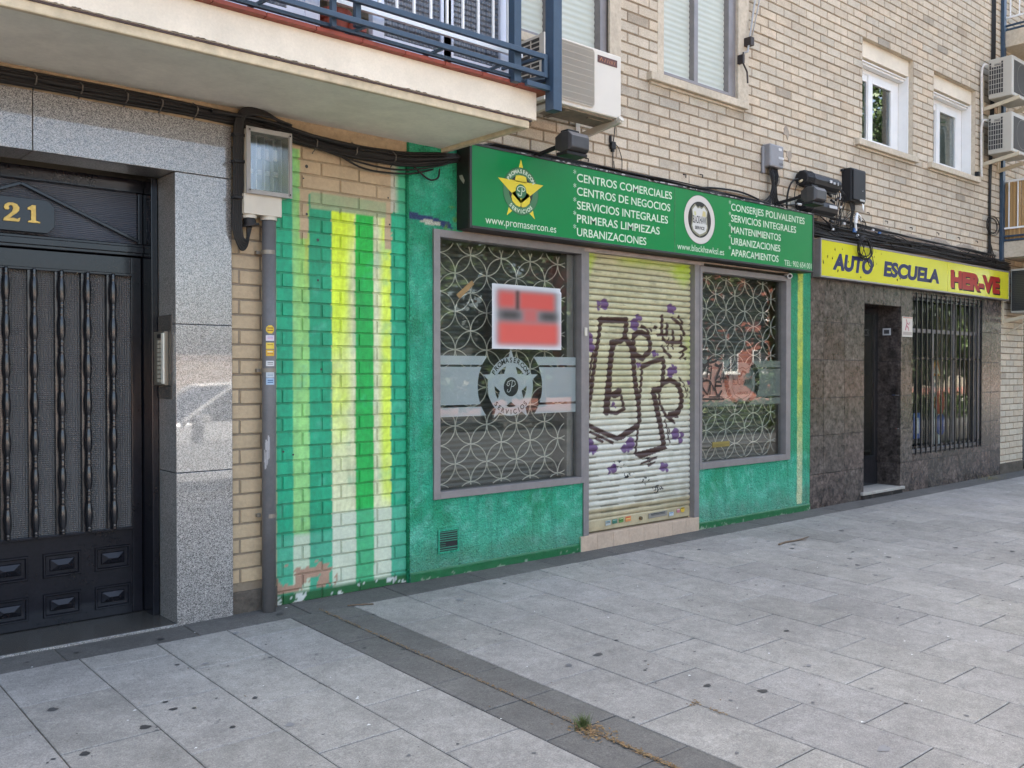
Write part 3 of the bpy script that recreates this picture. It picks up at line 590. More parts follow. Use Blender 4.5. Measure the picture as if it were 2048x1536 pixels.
TAG= [([(6.338,1.394),(6.391,1.42),(6.468,1.423),(6.46,1.397),(6.376,1.38),(6.338,1.389)],0.0167),([(6.244,1.368),(6.293,1.355),(6.346,1.371)],0.0257),([(6.323,1.362),(6.219,1.242),(6.211,1.205)],0.016),([(6.207,1.306),(6.204,1.233),(6.241,1.269),(6.278,1.242)],0.0116),([(6.346,1.357),(6.331,1.26)],0.0141),([(6.346,1.352),(6.391,1.353),(6.377,1.241)],0.0128),([(6.331,1.306),(6.384,1.297)],0.0116),([(6.445,1.367),(6.484,1.351),(6.531,1.362)],0.0225),([(6.523,1.353),(6.446,1.231)],0.016),([(6.446,1.231),(6.5,1.269),(6.524,1.231)],0.0128),([(6.562,1.301),(6.563,1.212)],0.0116),([(6.531,1.25),(6.602,1.249)],0.0103),([(6.324,1.232),(6.264,1.223),(6.264,1.177),(6.332,1.112),(6.377,1.195),(6.362,1.227),(6.324,1.232)],0.018),([(6.377,1.223),(6.37,1.116)],0.0128),([(6.377,1.223),(6.431,1.147)],0.0116),([(6.446,1.185),(6.532,1.184),(6.516,1.219),(6.454,1.22),(6.439,1.166),(6.47,1.105),(6.501,1.104),(6.532,1.141)],0.018),([(6.227,1.077),(6.564,1.07)],0.0154),([(6.362,1.093),(6.54,1.089)],0.0103),([(6.287,1.108),(6.227,1.077)],0.0167),([(6.242,1.063),(6.279,1.044),(6.22,0.985)],0.0103)]

# ---------------------------------------------------------------- shop windows
def bar_frame(mb, x0, x1, z0, z1, wl, wr, wb, wt, y0, y1):
    mb.box(x0, x0 + wl, y0, y1, z0, z1); mb.box(x1 - wr, x1, y0, y1, z0, z1)
    mb.box(x0 + wl, x1 - wr, y0, y1, z0, z0 + wb); mb.box(x0 + wl, x1 - wr, y0, y1, z1 - wt, z1)
def circle_grille(mb, x0, x1, z0, z1, cx, cz, dx, dz, R_, y):
    sz = R_ * dz / dx
    for par in (0, 1):
        for i in range(-12, 13):
            for j in range(-12, 13):
                px = cx + dx * (i + .5 * par); pz = cz + dz * (j + .5 * par); run = []
                for t in np.linspace(0, 2 * math.pi, 41):
                    q = (px + R_ * math.cos(t), y + .006 * par, pz + sz * math.sin(t))
                    if x0 < q[0] < x1 and z0 < q[2] < z1: run.append(q)
                    else:
                        if len(run) > 1: mb.tube(run, .0037, 5, cap=False)
                        run = []
                if len(run) > 1: mb.tube(run, .0037, 5, cap=False)
def blind(mb, x0, x1, z0, z1, y, p=.038):
    n = int((z1 - z0) / p)
    for k in range(n):
        z = z0 + k * p
        mb.add([(x0, y + .006, z), (x1, y + .006, z), (x1, y - .004, z + p * .5), (x0, y - .004, z + p * .5), (x1, y + .004, z + p * .93), (x0, y + .004, z + p * .93)], [(0, 1, 2, 3), (3, 2, 4, 5)])
W1 = pempty('shop_window', B); W1['label'] = 'shop window with frosted star emblem and pasted red poster'
f = MB(); bar_frame(f, 3.462, 4.812, .498, 2.204, .050, .030, .046, .048, -.034, .05); f.box(4.715, 4.780, .05, .24, .545, 2.155)
obj('frame', f, m_alu, W1, bevel=.002)
p = MB(); p.box(3.512, 4.782, .018, .024, .544, 2.156); obj('pane', p, m_glass, W1)
p = MB(); circle_grille(p, 3.515, 4.80, .548, 2.15, 3.847, 1.952, .268, .2505, .133, .075); obj('grille', p, m_wire, W1, smooth=True)
p = MB(); blind(p, 3.50, 4.72, .52, 2.16, .20); p.box(3.4, 4.9, .30, .32, .4, 2.25); obj('blind', p, m_blind, W1)
p = MB()
def oval_cut(z, side, c=(4.156, 1.206), rx=.292, rz=.29):
    return c[0] + side * rx * math.sqrt(max(0, 1 - ((z - c[1]) / rz) ** 2))
def strip(mb, xa, xb, za, zb, y, side):
    n = 14; pts = []
    for k in range(n + 1):
        z = za + (zb - za) * k / n; e = oval_cut(z, side); pts.append((z, e))
    v = [(xa if side < 0 else xb, y, z) for z, e in pts] + [(e, y, z) for z, e in pts]
    mb.add(v, [(i, i + 1, i + n + 2, i + n + 1) for i in range(n)])
for za, zb in ((1.352, 1.410), (1.090, 1.338), (1.014, 1.074)): strip(p, 3.512, 0, za, zb, .0275, -1); strip(p, 0, 4.782, za, zb, .0275, 1)
def star(cx, cz, Ro, Ri, n=5, rot=90): return [(cx + (Ro if k % 2 == 0 else Ri) * math.cos(R(rot + 36 * k)), cz + (Ro if k % 2 == 0 else Ri) * math.sin(R(rot + 36 * k))) for k in range(10)]
s0 = star(4.156, 1.206, .262, .104)
# star arms outside the ring, ring and inner body as one film
for k in (0, 2, 4, 6, 8): p.add([(x, .0275, z) for x, z in (s0[k - 1], s0[k], s0[k + 1])], [(0, 1, 2)])
p.add([(x, .0275, z) for x, z in [(4.156, 1.206)]] + [(s0[k][0], .0275, s0[k][1]) for k in (1, 3, 5, 7, 9)], [(0, 1, 2), (0, 2, 3), (0, 3, 4), (0, 4, 5), (0, 5, 1)])
p.ring(4.156, 1.206, .145, .205, .0278, n=64, sz=.98)
obj('frosted_film', p, m_frost, W1)
p = MB(); m_print = M('film_print', A(46, 46, 48), .6)
arc_text(p, 'PROMASERCON', 4.156, 1.206, .163, .034, .0262, R(148), R(32), bold=.02)
arc_text(p, 'SERVICIOS', 4.156, 1.206, .192, .034, .0262, R(222), R(318), True, bold=.02)
p.disc(4.157, 1.203, .066, .0264, n=36)
obj('emblem_print', p, m_print, W1)
p = MB(); ribbon(p, [(4.118, 1.218), (4.128, 1.238), (4.160, 1.248), (4.190, 1.240), (4.196, 1.220), (4.178, 1.206), (4.160, 1.204)], .006, .0255); ribbon(p, [(4.168, 1.244), (4.162, 1.215), (4.150, 1.178), (4.135, 1.166), (4.120, 1.172), (4.126, 1.184)], .006, .0255)
ribbon(p, [(4.118, 1.218), (4.130, 1.208), (4.142, 1.218), (4.138, 1.230)], .006, .0255)
obj('monogram', p, M('film_white', A(225, 225, 225), .6), W1)

W2 = pempty('shop_window', B); W2['label'] = 'shop window with oval frosted badge and black marker tag'
f = MB(); bar_frame(f, 6.170, 7.516, .498, 2.174, .030, .075, .052, .045, -.034, .05)
obj('frame', f, m_alu, W2, bevel=.002)
p = MB(); p.box(6.198, 7.442, .018, .024, .549, 2.130); obj('pane', p, m_glass, W2)
p = MB(); circle_grille(p, 6.20, 7.44, .55, 2.128, 6.532, 1.838, .278, .258, .138, .075); obj('grille', p, m_wire, W2, smooth=True)
p = MB(); blind(p, 6.15, 7.50, .52, 2.16, .20); p.box(6.0, 7.6, .30, .32, .4, 2.25); obj('blind', p, m_blind, W2)
p = MB()
def cut2(z, side): return 6.848 + side * .262 * math.sqrt(max(0, 1 - ((z - 1.222) / .215) ** 2))
_oc = oval_cut
oval_cut = lambda z, side: cut2(z, side)
for za, zb in ((1.344, 1.404), (1.082, 1.332), (1.012, 1.070)): strip(p, 6.198, 0, za, zb, .0275, -1); strip(p, 0, 7.442, za, zb, .0275, 1)
p.disc(6.846, 1.216, .200, .0275, n=48, sz=.86)
obj('frosted_film', p, m_frost_thin, W2)
p = MB(); sh = [(6.70, 1.300), (6.745, 1.345), (6.79, 1.325), (6.846, 1.345), (6.90, 1.325), (6.945, 1.345), (6.995, 1.300), (6.975, 1.24), (7.0, 1.17), (6.95, 1.10), (6.846, 1.062), (6.74, 1.10), (6.69, 1.17), (6.715, 1.24)]
ribbon(p, sh + sh[:1], .007, .026)
text(p, 'BLACKHAWK', 6.715, 1.19, .055, .026, .265, bold=.01); text(p, 'SERVICE', 6.77, 1.105, .026, .026, .16, bold=.01)
ribbon(p, [(6.78, 1.30), (6.80, 1.26), (6.83, 1.275), (6.85, 1.31), (6.90, 1.295)], .02, .026)
obj('emblem_print', p, M('film_print_grey', A(60, 64, 58, .4), .6), W2)
p = MB()
for pts, wd in TAG: ribbon(p, pts, wd * 1.1, .0165 - rng.uniform(0, .0008))
obj('marker_tag', p, M('marker', A(26, 26, 22), .5), W2)
p = MB(); p.box(6.402, 6.642, .012, .0165, .665, .710, A(150, 132, 62)); p.box(6.41, 6.634, .0112, .012, .685, .689, A(110, 96, 44)); p.box(6.41, 6.58, .0112, .012, .675, .679, A(110, 96, 44))
tag(obj('alarm_notice', p, m_attr), 'small faded yellow strip label on the glass, low in the oval badge window', 'label')

# ---------------------------------------------------------------- roller shutter with graffiti
RS = pempty('roller_shutter', B); RS['label'] = 'cream corrugated roller shutter covered in brown and purple graffiti'
PITCH = .0465; ZB, ZT, XL, XR = .112, 2.186, 4.862, 6.112
def shut_y(X, Z):
    t = ((Z - .206) / PITCH) % 1.0; b = np.sin(np.pi * np.clip(t, 0, 1)) ** .6
    y = .034 - .013 * b + .004 * ((t < .06) | (t > .94))
    return np.where(Z < .206, .024 + .003 * (np.abs(Z - .206) < .004), y)
def shut_col(X, Z):
    n = fbm(X, Z, 2.5, 91); n2 = fbm(X * .4, Z, 11, 93); t = ((Z - .206) / PITCH) % 1.0
    c = mix(A(236, 232, 214, .60), A(226, 218, 170, .60), np.clip(sst(.75, 1.25, Z) * .9 + .3 * (n - .5), 0, 1))
    c = mix(c, A(198, 178, 132), sst(.30, .285, Z) if False else (1 - sst(.275, .300, Z)) * .8)
    c = mix(c, A(150, 128, 84), sst(.55, .75, n2) * .25 * (1 - sst(.25, .6, Z)))
    c = mix(c, A(120, 116, 80), sst(.50, .78, fbm(X * 1.2, Z * 2.5, 9, 95)) * .45 * (t > .45) * sst(1.2, 1.7, Z))
    gmask = sst(.5, .7, fbm(X, Z * .6, 6, 99)); c = mix(c, A(150, 148, 118), gmask * .28)
    c = mix(c, A(90, 84, 58), ((t > .86) | (t < .05)) * (.35 + .4 * (n > .45)) * (Z > .21))     # grime packed in the slat joints
    tg_ = np.clip(np.maximum((1 - sst(.02, .10, np.abs(X - 4.93) + .5 * np.abs(Z - 2.16))) , (1 - sst(.05, .16, np.abs(X - 6.03) * .6 + np.abs(Z - 2.10))) * .7), 0, 1) + sst(2.08, 2.17, Z) * sst(5.1, 5.4, X) * .6
    c = mix(c, A(206, 236, 60), np.clip(tg_ * (.6 + .7 * (n2 - .3)), 0, .9))
    c = mix(c, A(216, 234, 120), sst(.2, .6, n) * sst(6.0, 6.1, X) * (Z > 1.0) * (Z < 1.6) * .5)
    for (x0, z0) in ((5.35, .52), (5.7, .37), (5.55, .45), (5.25, .6), (5.6, .60)): c = mix(c, A(30, 30, 30), (fbm(X, Z, 40, int(x0 * 100)) > .62) * (np.hypot((X - x0) / 2, Z - z0) < .035))
    BR = A(92, 38, 32, .27); PU = A(112, 66, 128, .5)
    m = np.zeros(X.shape)
    e = .004 * (vn(X, Z, 45, 3) - .5)
    for x, z, r in BLOBS: m = np.maximum(m, 1 - sst(-.004, .004, np.hypot((X - x), Z - z) - r * 1.22 + e))
    c = mix(c, PU, m * .92)
    m = np.zeros(X.shape)
    for pts, wd in STROKES:
        x0 = min(q[0] for q in pts) - .06; x1 = max(q[0] for q in pts) + .06; z0 = min(q[1] for q in pts) - .06; z1 = max(q[1] for q in pts) + .06
        s = (X > x0) & (X < x1) & (Z > z0) & (Z < z1)
        if s.any(): m[s] = np.maximum(m[s], 1 - sst(-.003, .004, stroke_dist(X[s], Z[s], pts) - wd * .68 + e[s]))
    for poly in FILLS: m = np.maximum(m, in_poly(X, Z, poly) * 1.0)
    return np.clip(mix(c, BR, m * .95), .01, .9)
zz = np.concatenate([np.linspace(ZB, .205, 12), np.concatenate([.206 + PITCH * (k + np.linspace(0, 1, 9)[:-1]) for k in range(43)])]); zz = zz[zz < ZT]
p = MB(); p.grid(np.linspace(XL, XR, 230), zz, shut_y, shut_col); obj('curtain', p, m_shutter, RS, smooth=True)
for x0, x1 in ((4.812, 4.866), (6.108, 6.170)):
    p = MB(); p.box(x0, x1, -.028, .0, .11, 2.18); p.box(x0, x1, .0, .06, .11, 2.18); obj('guide_rail', p, m_alu, RS, bevel=.002)
p = MB(); p.box(4.81, 6.215, -.034, .10, 2.178, 2.203); obj('lintel_bar', p, M('lintel_metal', A(186, 172, 164), .5, metal=.2, noise=[(14, .2)]), RS, bevel=.002)
p = MB(); p.box(4.9, 6.08, .016, .022, .113, .122); p.cyl((5.49, .022, .165), (5.49, .006, .165), .014); obj('lock', p, M('lock_metal', A(120, 106, 80), .5, metal=.5), RS)
p = MB(); n_ = 8
for k in range(n_): p.box(4.778 + k * 1.385 / n_ + .001, 4.778 + (k + 1) * 1.385 / n_ - .001, -.034, .10, -.05, .109, np.array(A(216, 190, 164)) * rng.normal(1, .04))
p.box(4.775, 4.783, -.032, .10, -.05, .107, A(120, 170, 130)); obj('threshold', p, M('threshold_stone', (1, 1, 1), .6, attr=True, noise=[(6, .12), (50, .12)]), RS, bevel=.002)
p = MB(); p.box(4.805, 4.83, -.046, -.034, 1.565, 1.625); obj('key_switch', p, m_beige, RS, bevel=.003)
def sticker(label, x, z, wd, h, rot, cols, y=.016, rnd=False):
    b = MB(); c, s = math.cos(R(rot)), math.sin(R(rot)); rt_ = lambda u, v: (x + u * c - v * s, z + u * s + v * c)
    q = [rt_(wd / 2 * math.cos(t), h / 2 * math.sin(t)) for t in np.linspace(0, 2 * math.pi, 20, endpoint=False)] if rnd else [rt_(u * wd / 2, v * h / 2) for u, v in ((-1, -1), (1, -1), (1, 1), (-1, 1))]
    b.prism(q, y, y + .001, cols[0])
    for k, cc in enumerate(cols[1:]):
        v0 = (.55 - .5 * k) ; b.prism([rt_(u * wd * .38, (v0 + v * .16) * h / 2) for u, v in ((-1, -1), (1, -1), (1, 1), (-1, 1))], y - .0006, y, cc)
    return tag(obj('sticker', b, m_attr), label, 'sticker', 'stickers along the shutter foot')
sticker('pale worn sticker beside the dark green one on the shutter foot', 5.118, .168, .055, .036, 2, [A(190, 200, 196), A(70, 110, 110), A(90, 90, 90)])
sticker('dark green sticker second in the row on the shutter foot', 5.193, .172, .055, .034, 2, [A(60, 120, 100), A(170, 200, 190)])
sticker('bright green sticker beside the orange one on the shutter foot', 5.265, .174, .05, .034, 2, [A(96, 150, 70), A(220, 220, 160), A(40, 70, 40)])
sticker('orange and red sticker on the shutter foot beside the lock', 5.345, .176, .062, .040, 2, [A(236, 150, 90), A(210, 60, 50), A(240, 210, 120)])
sticker('long grey scratched sticker on the shutter foot', 5.70, .172, .23, .040, 1, [A(150, 146, 136), A(50, 50, 52), A(96, 96, 96)])
sticker('small pale blue sticker on the shutter foot beside the pink one', 5.865, .160, .055, .030, 0, [A(190, 206, 216), A(70, 120, 160)])
sticker('pink round sticker on the shutter foot', 5.955, .176, .042, .034, 0, [A(206, 130, 140), A(240, 220, 220)], rnd=True)
sticker('yellow round sticker on the shutter foot', 6.010, .180, .050, .044, 0, [A(228, 190, 60), A(90, 70, 20)], rnd=True)

# ---------------------------------------------------------------- marble tiled shop front
TS = MB(); XJ = [7.876, 8.126, 8.518, 8.906, 9.300, 9.690, 9.962, 10.35, 10.74, 11.13, 11.52, 11.80, 12.05, 12.36]; ZJ = [-.04, .322, .691, 1.051, 1.418, 1.785, 2.20, 2.27]
TH = [(8.906, 9.690, -1, 2.0), (9.962, 11.800, .405, 2.165)]
for x0, x1 in zip(XJ[:-1], XJ[1:]):
    for z0, z1 in zip(ZJ[:-1], ZJ[1:]):
        parts = [(z0, z1)]
        for h in TH:
            if h[0] < (x0 + x1) / 2 < h[1]: parts = [s for a, b in parts for s in ((a, min(b, h[2])), (max(a, h[3]), b)) if s[1] - s[0] > .02]
        for a, b in parts: TS.box(x0 + .0028, x1 - .0028, -.012, .02, a + .0025, b - .0025, np.array(A(92, 82, 76, .75)) * rng.normal(1, .10) * np.array([1 + rng.normal(0, .03), 1, 1]))
for z0, z1 in zip(ZJ[:-2], ZJ[1:-1]):
    z1 = min(z1, 2.0); TS.box(9.6905, 9.705, .0205, .26, max(z0, .07) + .0015, z1 - .0015, np.array(A(78, 70, 66, .75)) * rng.normal(1, .06)); TS.box(8.891, 8.9055, .0205, .26, max(z0, .07) + .0015, z1 - .0015, A(78, 70, 66, .75))
TS.box(8.892, 9.704, .0205, .26, 2.0015, 2.016, A(78, 70, 66, .7))
obj('marble_tile_cladding', TS, m_tile, B, bevel=.0012)
gq = MB(); sheet_with_holes(gq, 7.87, 12.36, -.05, 2.62, [(8.906, 9.690, -1, 2.0), (9.962, 11.80, .405, 2.165)], .006); obj('tile_grout', gq, m_grout, B)
TD = pempty('shop_door', B); TD['label'] = 'narrow black metal door set back in marble tiles'
p = MB(); bar_frame(p, 8.906, 9.690, .072, 2.0, .07, .07, .32, .07, .245, .29); p.box(9.27, 9.31, .245, .29, .39, 1.93); p.box(8.976, 9.27, .25, .285, 1.02, 1.10); obj('leaf', p, m_iron, TD, bevel=.003)
p = MB(); p.box(8.976, 9.62, .268, .274, .392, 1.93); obj('glazing', p, m_glass, TD)
p = MB(); p.box(9.0, 9.03, .205, .225, .95, 1.35); p.box(9.005, 9.025, .225, .25, .97, .99); p.box(9.005, 9.025, .225, .25, 1.31, 1.33); obj('handle', p, m_plastic, TD, bevel=.003)
p = MB(); p.box(8.84, 9.735, -.045, .26, .045, .074); obj('doorstep', p, M('worn_marble', A(190, 184, 174), .5, noise=[(8, .2), (50, .15)]), TD, bevel=.004)
p = MB(); p.box(8.86, 9.72, -.022, .02, -.05, .0445, A(70, 64, 60, .7)); obj('riser', p, m_tile, TD)
BW = pempty('barred_window', B); BW['label'] = 'dark shop window behind thin black vertical bars'
p = MB(); bar_frame(p, 9.962, 11.80, .405, 2.165, .03, .03, .03, .03, .02, .10); p.box(9.992, 11.77, .06, .09, 1.742, 1.785); p.box(11.16, 11.20, .06, .09, .435, 2.135); p.box(10.6, 10.64, .062, .088, .435, 1.742); obj('frame', p, m_alu, BW, bevel=.002)
for i in range(15):
    p = MB(); x = 10.02 + i * .1225; p.box(x - .008, x + .008, -.034, -.018, .39, 2.17); obj('bar', p, m_iron, BW)
for z in (.47, 1.45, 2.10):
    p = MB(); p.box(9.965, 11.80, -.018, -.010, z - .012, z + .012); obj('cross_rail', p, m_iron, BW)
p = MB(); p.box(9.99, 11.77, .070, .076, .43, 2.14); obj('pane', p, m_glass, BW)
p = MB(); p.box(9.9, 11.9, .60, .61, .3, 2.3); p.box(9.9, 11.9, .1, .6, .36, .40); obj('interior', p, m_dark, BW)
def sign_board(label, poly, y, col, border=None, cx=0, cz=0):
    b = MB(); b.prism(poly, y, y + .008, col)
    if border is not None:
        b.prism([(cx + (x - cx) * .62, cz + (z - cz) * .62) for x, z in poly], y - .0015, y, border)
    b.box(cx - .01, cx + .01, y + .008, y + .02, .40, cz)
    return tag(obj('traffic_sign', b, m_attr), label, 'traffic sign', 'teaching signs in the barred window')
def ngon(cx, cz, r, n, rot=0): return [(cx + r * math.cos(2 * math.pi * k / n + rot), cz + r * math.sin(2 * math.pi * k / n + rot)) for k in range(n)]
YS = .28
sign_board('orange triangular teaching sign high behind the window bars', ngon(11.20, 1.33, .16, 3, R(90)), YS, A(220, 130, 50), A(240, 220, 200), 11.20, 1.33)
sign_board('red octagonal teaching sign behind the window bars', ngon(11.30, .93, .15, 8, R(22.5)), YS, A(200, 60, 56), None, 11.30, .93)
sign_board('plain blue round teaching sign below the red octagon', ngon(11.33, .66, .13, 24), YS, A(40, 90, 180), None, 11.33, .66)
sign_board('tall blue panel sign in the middle behind the window bars', [(10.62, .52), (10.78, .52), (10.78, .82), (10.62, .82)], YS, A(40, 104, 200), A(225, 230, 240), 10.70, .67)
sign_board('blue round teaching sign with a white middle above the red triangle', ngon(10.24, 1.02, .14, 24), YS, A(40, 100, 190), A(225, 230, 240), 10.24, 1.02)
sign_board('red and white triangular sign low behind the window bars', ngon(10.26, .62, .17, 3, R(90)), YS, A(206, 60, 50), A(235, 235, 230), 10.26, .62)
p = MB(); p.box(9.712, 9.945, -.0165, -.0122, 1.682, 1.898, A(222, 214, 200)); p.box(9.725, 9.932, -.0175, -.0165, 1.70, 1.735, A(170, 160, 150)); p.box(9.725, 9.932, -.0175, -.0165, 1.882, 1.894, A(200, 140, 120))
for q, wd in (([(9.80, 1.865), (9.815, 1.83), (9.80, 1.80), (9.78, 1.755)], .02), ([(9.815, 1.83), (9.86, 1.815), (9.875, 1.84)], .014), ([(9.81, 1.80), (9.85, 1.775), (9.855, 1.75)], .018)): ribbon(p, q, wd, -.0178, A(190, 100, 120))
tag(obj('paper_notice', p, m_attr), 'small paper notice with a pink figure taped between the black door and the barred window', 'notice')
p = MB(); p.box(9.683, 9.690, .10, .19, 1.70, 1.775, A(220, 220, 222)); p.box(9.681, 9.683, .115, .175, 1.715, 1.758, A(60, 60, 62))
tag(obj('door_buzzer', p, m_attr, bevel=.001), 'small white buzzer with dark screen on the tiled door recess', 'door buzzer')

# ---------------------------------------------------------------- upper windows
def blind_sheet(mb, x0, x1, z0, z1, y, p=.045):
    zs = np.arange(z0, z1, p / 4); mb.grid([x0, x1], zs, lambda X, Z: y - .006 * np.abs(np.sin(np.pi * (Z - z0) / p)) ** .7)
m_shade = M('roller_shade', A(216, 222, 208), .55, noise=[(6, .05)])
UW = pempty('window', B); UW['label'] = 'window with closed pale roller shade half hidden by the air conditioner'
p = MB(); bar_frame(p, 4.20, 5.10, 3.62, 5.0, .04, .07, .04, .05, .02, .10); p.box(4.50, 4.56, .02, .09, 3.66, 4.95); obj('frame', p, m_alu, UW, bevel=.002)
p = MB(); blind_sheet(p, 4.24, 5.03, 3.66, 4.95, .085); obj('shade', p, m_shade, UW, smooth=True)
p = MB(); p.box(5.10, 5.225, -.012, .05, 3.62, 5.0); obj('surround', p, m_trimplaster, UW, bevel=.003)
p = MB(); p.box(4.1, 5.24, -.03, .05, 3.56, 3.6195); obj('sill', p, m_trimplaster, UW, bevel=.003)
UW = pempty('window', B); UW['label'] = 'wide window with two closed pale roller shades above the green sign'
p = MB(); bar_frame(p, 5.735, 6.722, 3.665, 5.0, .02, .10, .025, .05, .02, .10); p.box(6.148, 6.200, .02, .09, 3.69, 4.95); obj('frame', p, m_alu, UW, bevel=.002)
p = MB(); blind_sheet(p, 5.755, 6.15, 3.685, 4.95, .075); blind_sheet(p, 6.20, 6.622, 3.685, 4.95, .075); obj('shade', p, m_shade, UW, smooth=True)
for q in ((6.722, 6.875, -.010, .05, 3.63, 5.0), (5.66, 5.735, -.004, .05, 3.63, 5.0)):
    p = MB(); p.box(*q); obj('surround', p, m_trimplaster, UW, bevel=.004)
def sill_grid(mb, x0, x1, z0, z1): mb.box(x0, x1, -.055, .06, z0, z1)
p = MB(); sill_grid(p, 5.53, 6.82, 3.565, 3.628); p.box(5.56, 6.79, -.02, .05, 3.545, 3.565); obj('sill', p, m_trimplaster, UW, bevel=.006)
for k, (xo, lab) in enumerate(((8.864, 'white framed window with dark glass reflecting leaves'), (10.464, 'white framed window with pale blind next to the brick corner'))):
    UW = pempty('window', B); UW['label'] = lab; x1 = xo + 1.106 + .02 * k; zt = 4.70 - .01 * k
    p = MB(); p.box(xo, x1, .055, .20, 4.53, zt); obj('shutter_box', p, m_plaster, UW, bevel=.003)
    p = MB(); p.box(x1 - .012, x1, .055, .165, 3.66, 4.53); p.box(xo, xo + .012, .055, .165, 3.66, 4.53); p.box(xo + .012, x1 - .012, .10, .165, 4.48, 4.53); p.box(xo + .012, x1 - .012, .08, .10, 4.50, 4.515); obj('jamb', p, m_white, UW, bevel=.002)
    p = MB(); xm = xo + .46
    bar_frame(p, xo + .012, x1 - .012, 3.668, 4.48, .05, .05, .03, .05, .165, .22)
    bar_frame(p, xo + .062, xm + .02, 3.70, 4.43, .07, .07, .06, .07, .172, .20); bar_frame(p, xm - .04, x1 - .062, 3.70, 4.43, .09, .13, .06, .07, .158, .195)
    obj('frame', p, m_white, UW, bevel=.003)
    p = MB(); p.box(xo + .13, xm - .05, .182, .187, 3.76, 4.36); p.box(xm + .05, x1 - .19, .178, .183, 3.76, 4.36); obj('pane', p, m_glass_up, UW)
    p = MB()
    if k: blind_sheet(p, xo + .1, x1 - .1, 3.72, 4.46, .215); obj('shade', p, M('slat_shade', A(160, 164, 158), .6), UW, smooth=True)
    else: p.box(xo, x1, .27, .29, 3.66, 4.6); obj('interior', p, m_dark, UW)
    p = MB(); sill_grid(p, xo - .155, x1 + .03, 3.578, 3.640); p.box(xo - .12, x1, -.02, .05, 3.555, 3.578); obj('sill', p, m_trimplaster, UW, bevel=.006)
p = MB(); p.box(11.56, 11.60, -.05, .0, 3.66, 3.71); tag(obj('cable_clip', p, m_plastic, bevel=.003), 'small black clip at the end of the window sill nearest the blue post', 'clip')

# ---------------------------------------------------------------- balconies
BA = pempty('balcony', B); BA['label'] = 'cream plastered balcony with blue railing above the entrance'
p = MB(); p.box(-5.8, 3.555, -.782, .0, 2.716, 2.90)
obj('slab', p, m_soffit, BA, bevel=.006)
p = MB()
p.grid(np.arange(-5.8, 3.601, .03), np.linspace(2.742, 2.897, 8), lambda X, Z: -.832 + .004 * (fbm(X, Z, 6, 101) - .5))
p.box(-5.8, 3.600, -.829, -.79, 2.742, 2.897); p.box(3.5, 3.598, -.79, -.0, 2.746, 2.896)
obj('fascia', p, m_plaster, BA, smooth=False)
p = MB(); p.box(-5.8, 3.562, -.812, -.78, 2.692, 2.736); p.box(3.53, 3.566, -.78, 0, 2.692, 2.736); obj('drip_edge', p, M('drip_plaster', A(236, 218, 184), .85, noise=[(3, .12), (20, .18)], bump=(30, .5, .005)), BA, bevel=.006)
p = MB(); p.box(-5.8, 3.58, -.818, -.79, 2.735, 2.7425, (.09, .07, .08))
for _ in range(150):
    x = rng.uniform(.6, 3.56); l = rng.uniform(.006, .04); h = rng.uniform(0, .0045) * (rng.random() < .6); p.add([(x, -.8335, 2.7415), (x + l * .4, -.8335, 2.7405), (x + l, -.8335, 2.7415), (x + l * .7, -.8335, 2.7425 + h), (x + l * .2, -.8335, 2.7422 + h * .6)], [(0, 1, 2, 3, 4)], A(110, 84, 60))
obj('crack', p, m_attr_rough, BA)
p = MB(); x = 3.668
while x > -5.7: p.box(x - .248, x - .001, -.872, -.60, 2.898, 2.918, np.array(A(164, 74, 54)) * rng.normal(1, .07)); x -= .25
obj('tile_edging', p, M('edging_tile', (1, 1, 1), .55, attr=True, noise=[(14, .2)]), BA, bevel=.003)
RL = pempty('railing', BA)
p = MB(); yy = -.93
for z, h in ((3.068, .030), (2.966, .026)): p.box(-5.5, 3.572, yy - .012, yy + .012, z - h / 2, z + h / 2)
p.box(-5.5, 3.45, yy + .05, yy + .075, 2.926, 2.944)
p.box(3.556, 3.582, yy - .013, yy + .013, 2.953, 3.083); p.obox((3.57, yy, 2.966), (3.60, -.70, 2.975), .02, .02); p.obox((3.56, yy, 3.068), (3.42, -.70, 3.02), .018, .018); p.obox((3.57, yy, 2.955), (3.38, yy + .2, 2.915), .02, .02)
p.box(3.43, 3.66, yy - .01, yy + .015, 2.885, 2.915)
for x in (2.40, 2.86, 3.25, 1.9, 1.4): p.obox((x, yy, 2.955), (x - .06, -.80, 2.925), .014, .016)
for x, z0, z1, wd in ((3.388, 2.90, 5.2, .052), (2.372, 2.953, 5.2, .030), (2.240, 2.92, 5.2, .026), (1.0, 2.953, 5.2, .03)): p.box(x - wd / 2, x + wd / 2, yy + .02, yy + .02 + wd, z0, z1)
p.box(3.606, 3.672, yy - .035, yy + .035, 2.778, 5.3); p.box(3.62, 3.66, yy + .034, -.05, 2.955, 2.985)
obj('rail', p, m_bluesteel, RL, bevel=.003)
p = MB(); yw = -.775
p.box(-5.5, 3.535, yw - .012, yw + .012, 3.093, 3.118)
x = 3.43
while x > -5.4: p.box(x - .006, x + .006, yw - .006, yw + .006, 3.118, 4.1); x -= .107
obj('baluster', p, m_white, RL)
GZ = pempty('glazing', BA)
p = MB(); yg = -.70
def pane(x0, x1): bar_frame(p, x0, x1, 2.955, 5.0, .07, .07, .07, .07, yg - .02, yg + .02)
pane(1.70, 2.262); pane(2.572, 3.075); pane(3.02, 3.570)
p.box(2.262, 2.272, yg - .02, yg + .3, 2.93, 5.0); p.box(2.10, 2.262, yg - .012, yg + .012, 2.95, 5.0)
p.box(3.42, 3.565, yg - .025, yg + .025, 2.93, 5.0); p.box(3.545, 3.575, yg + .025, -.03, 2.93, 5.0)
obj('frame', p, m_whiteblue, GZ, bevel=.003)
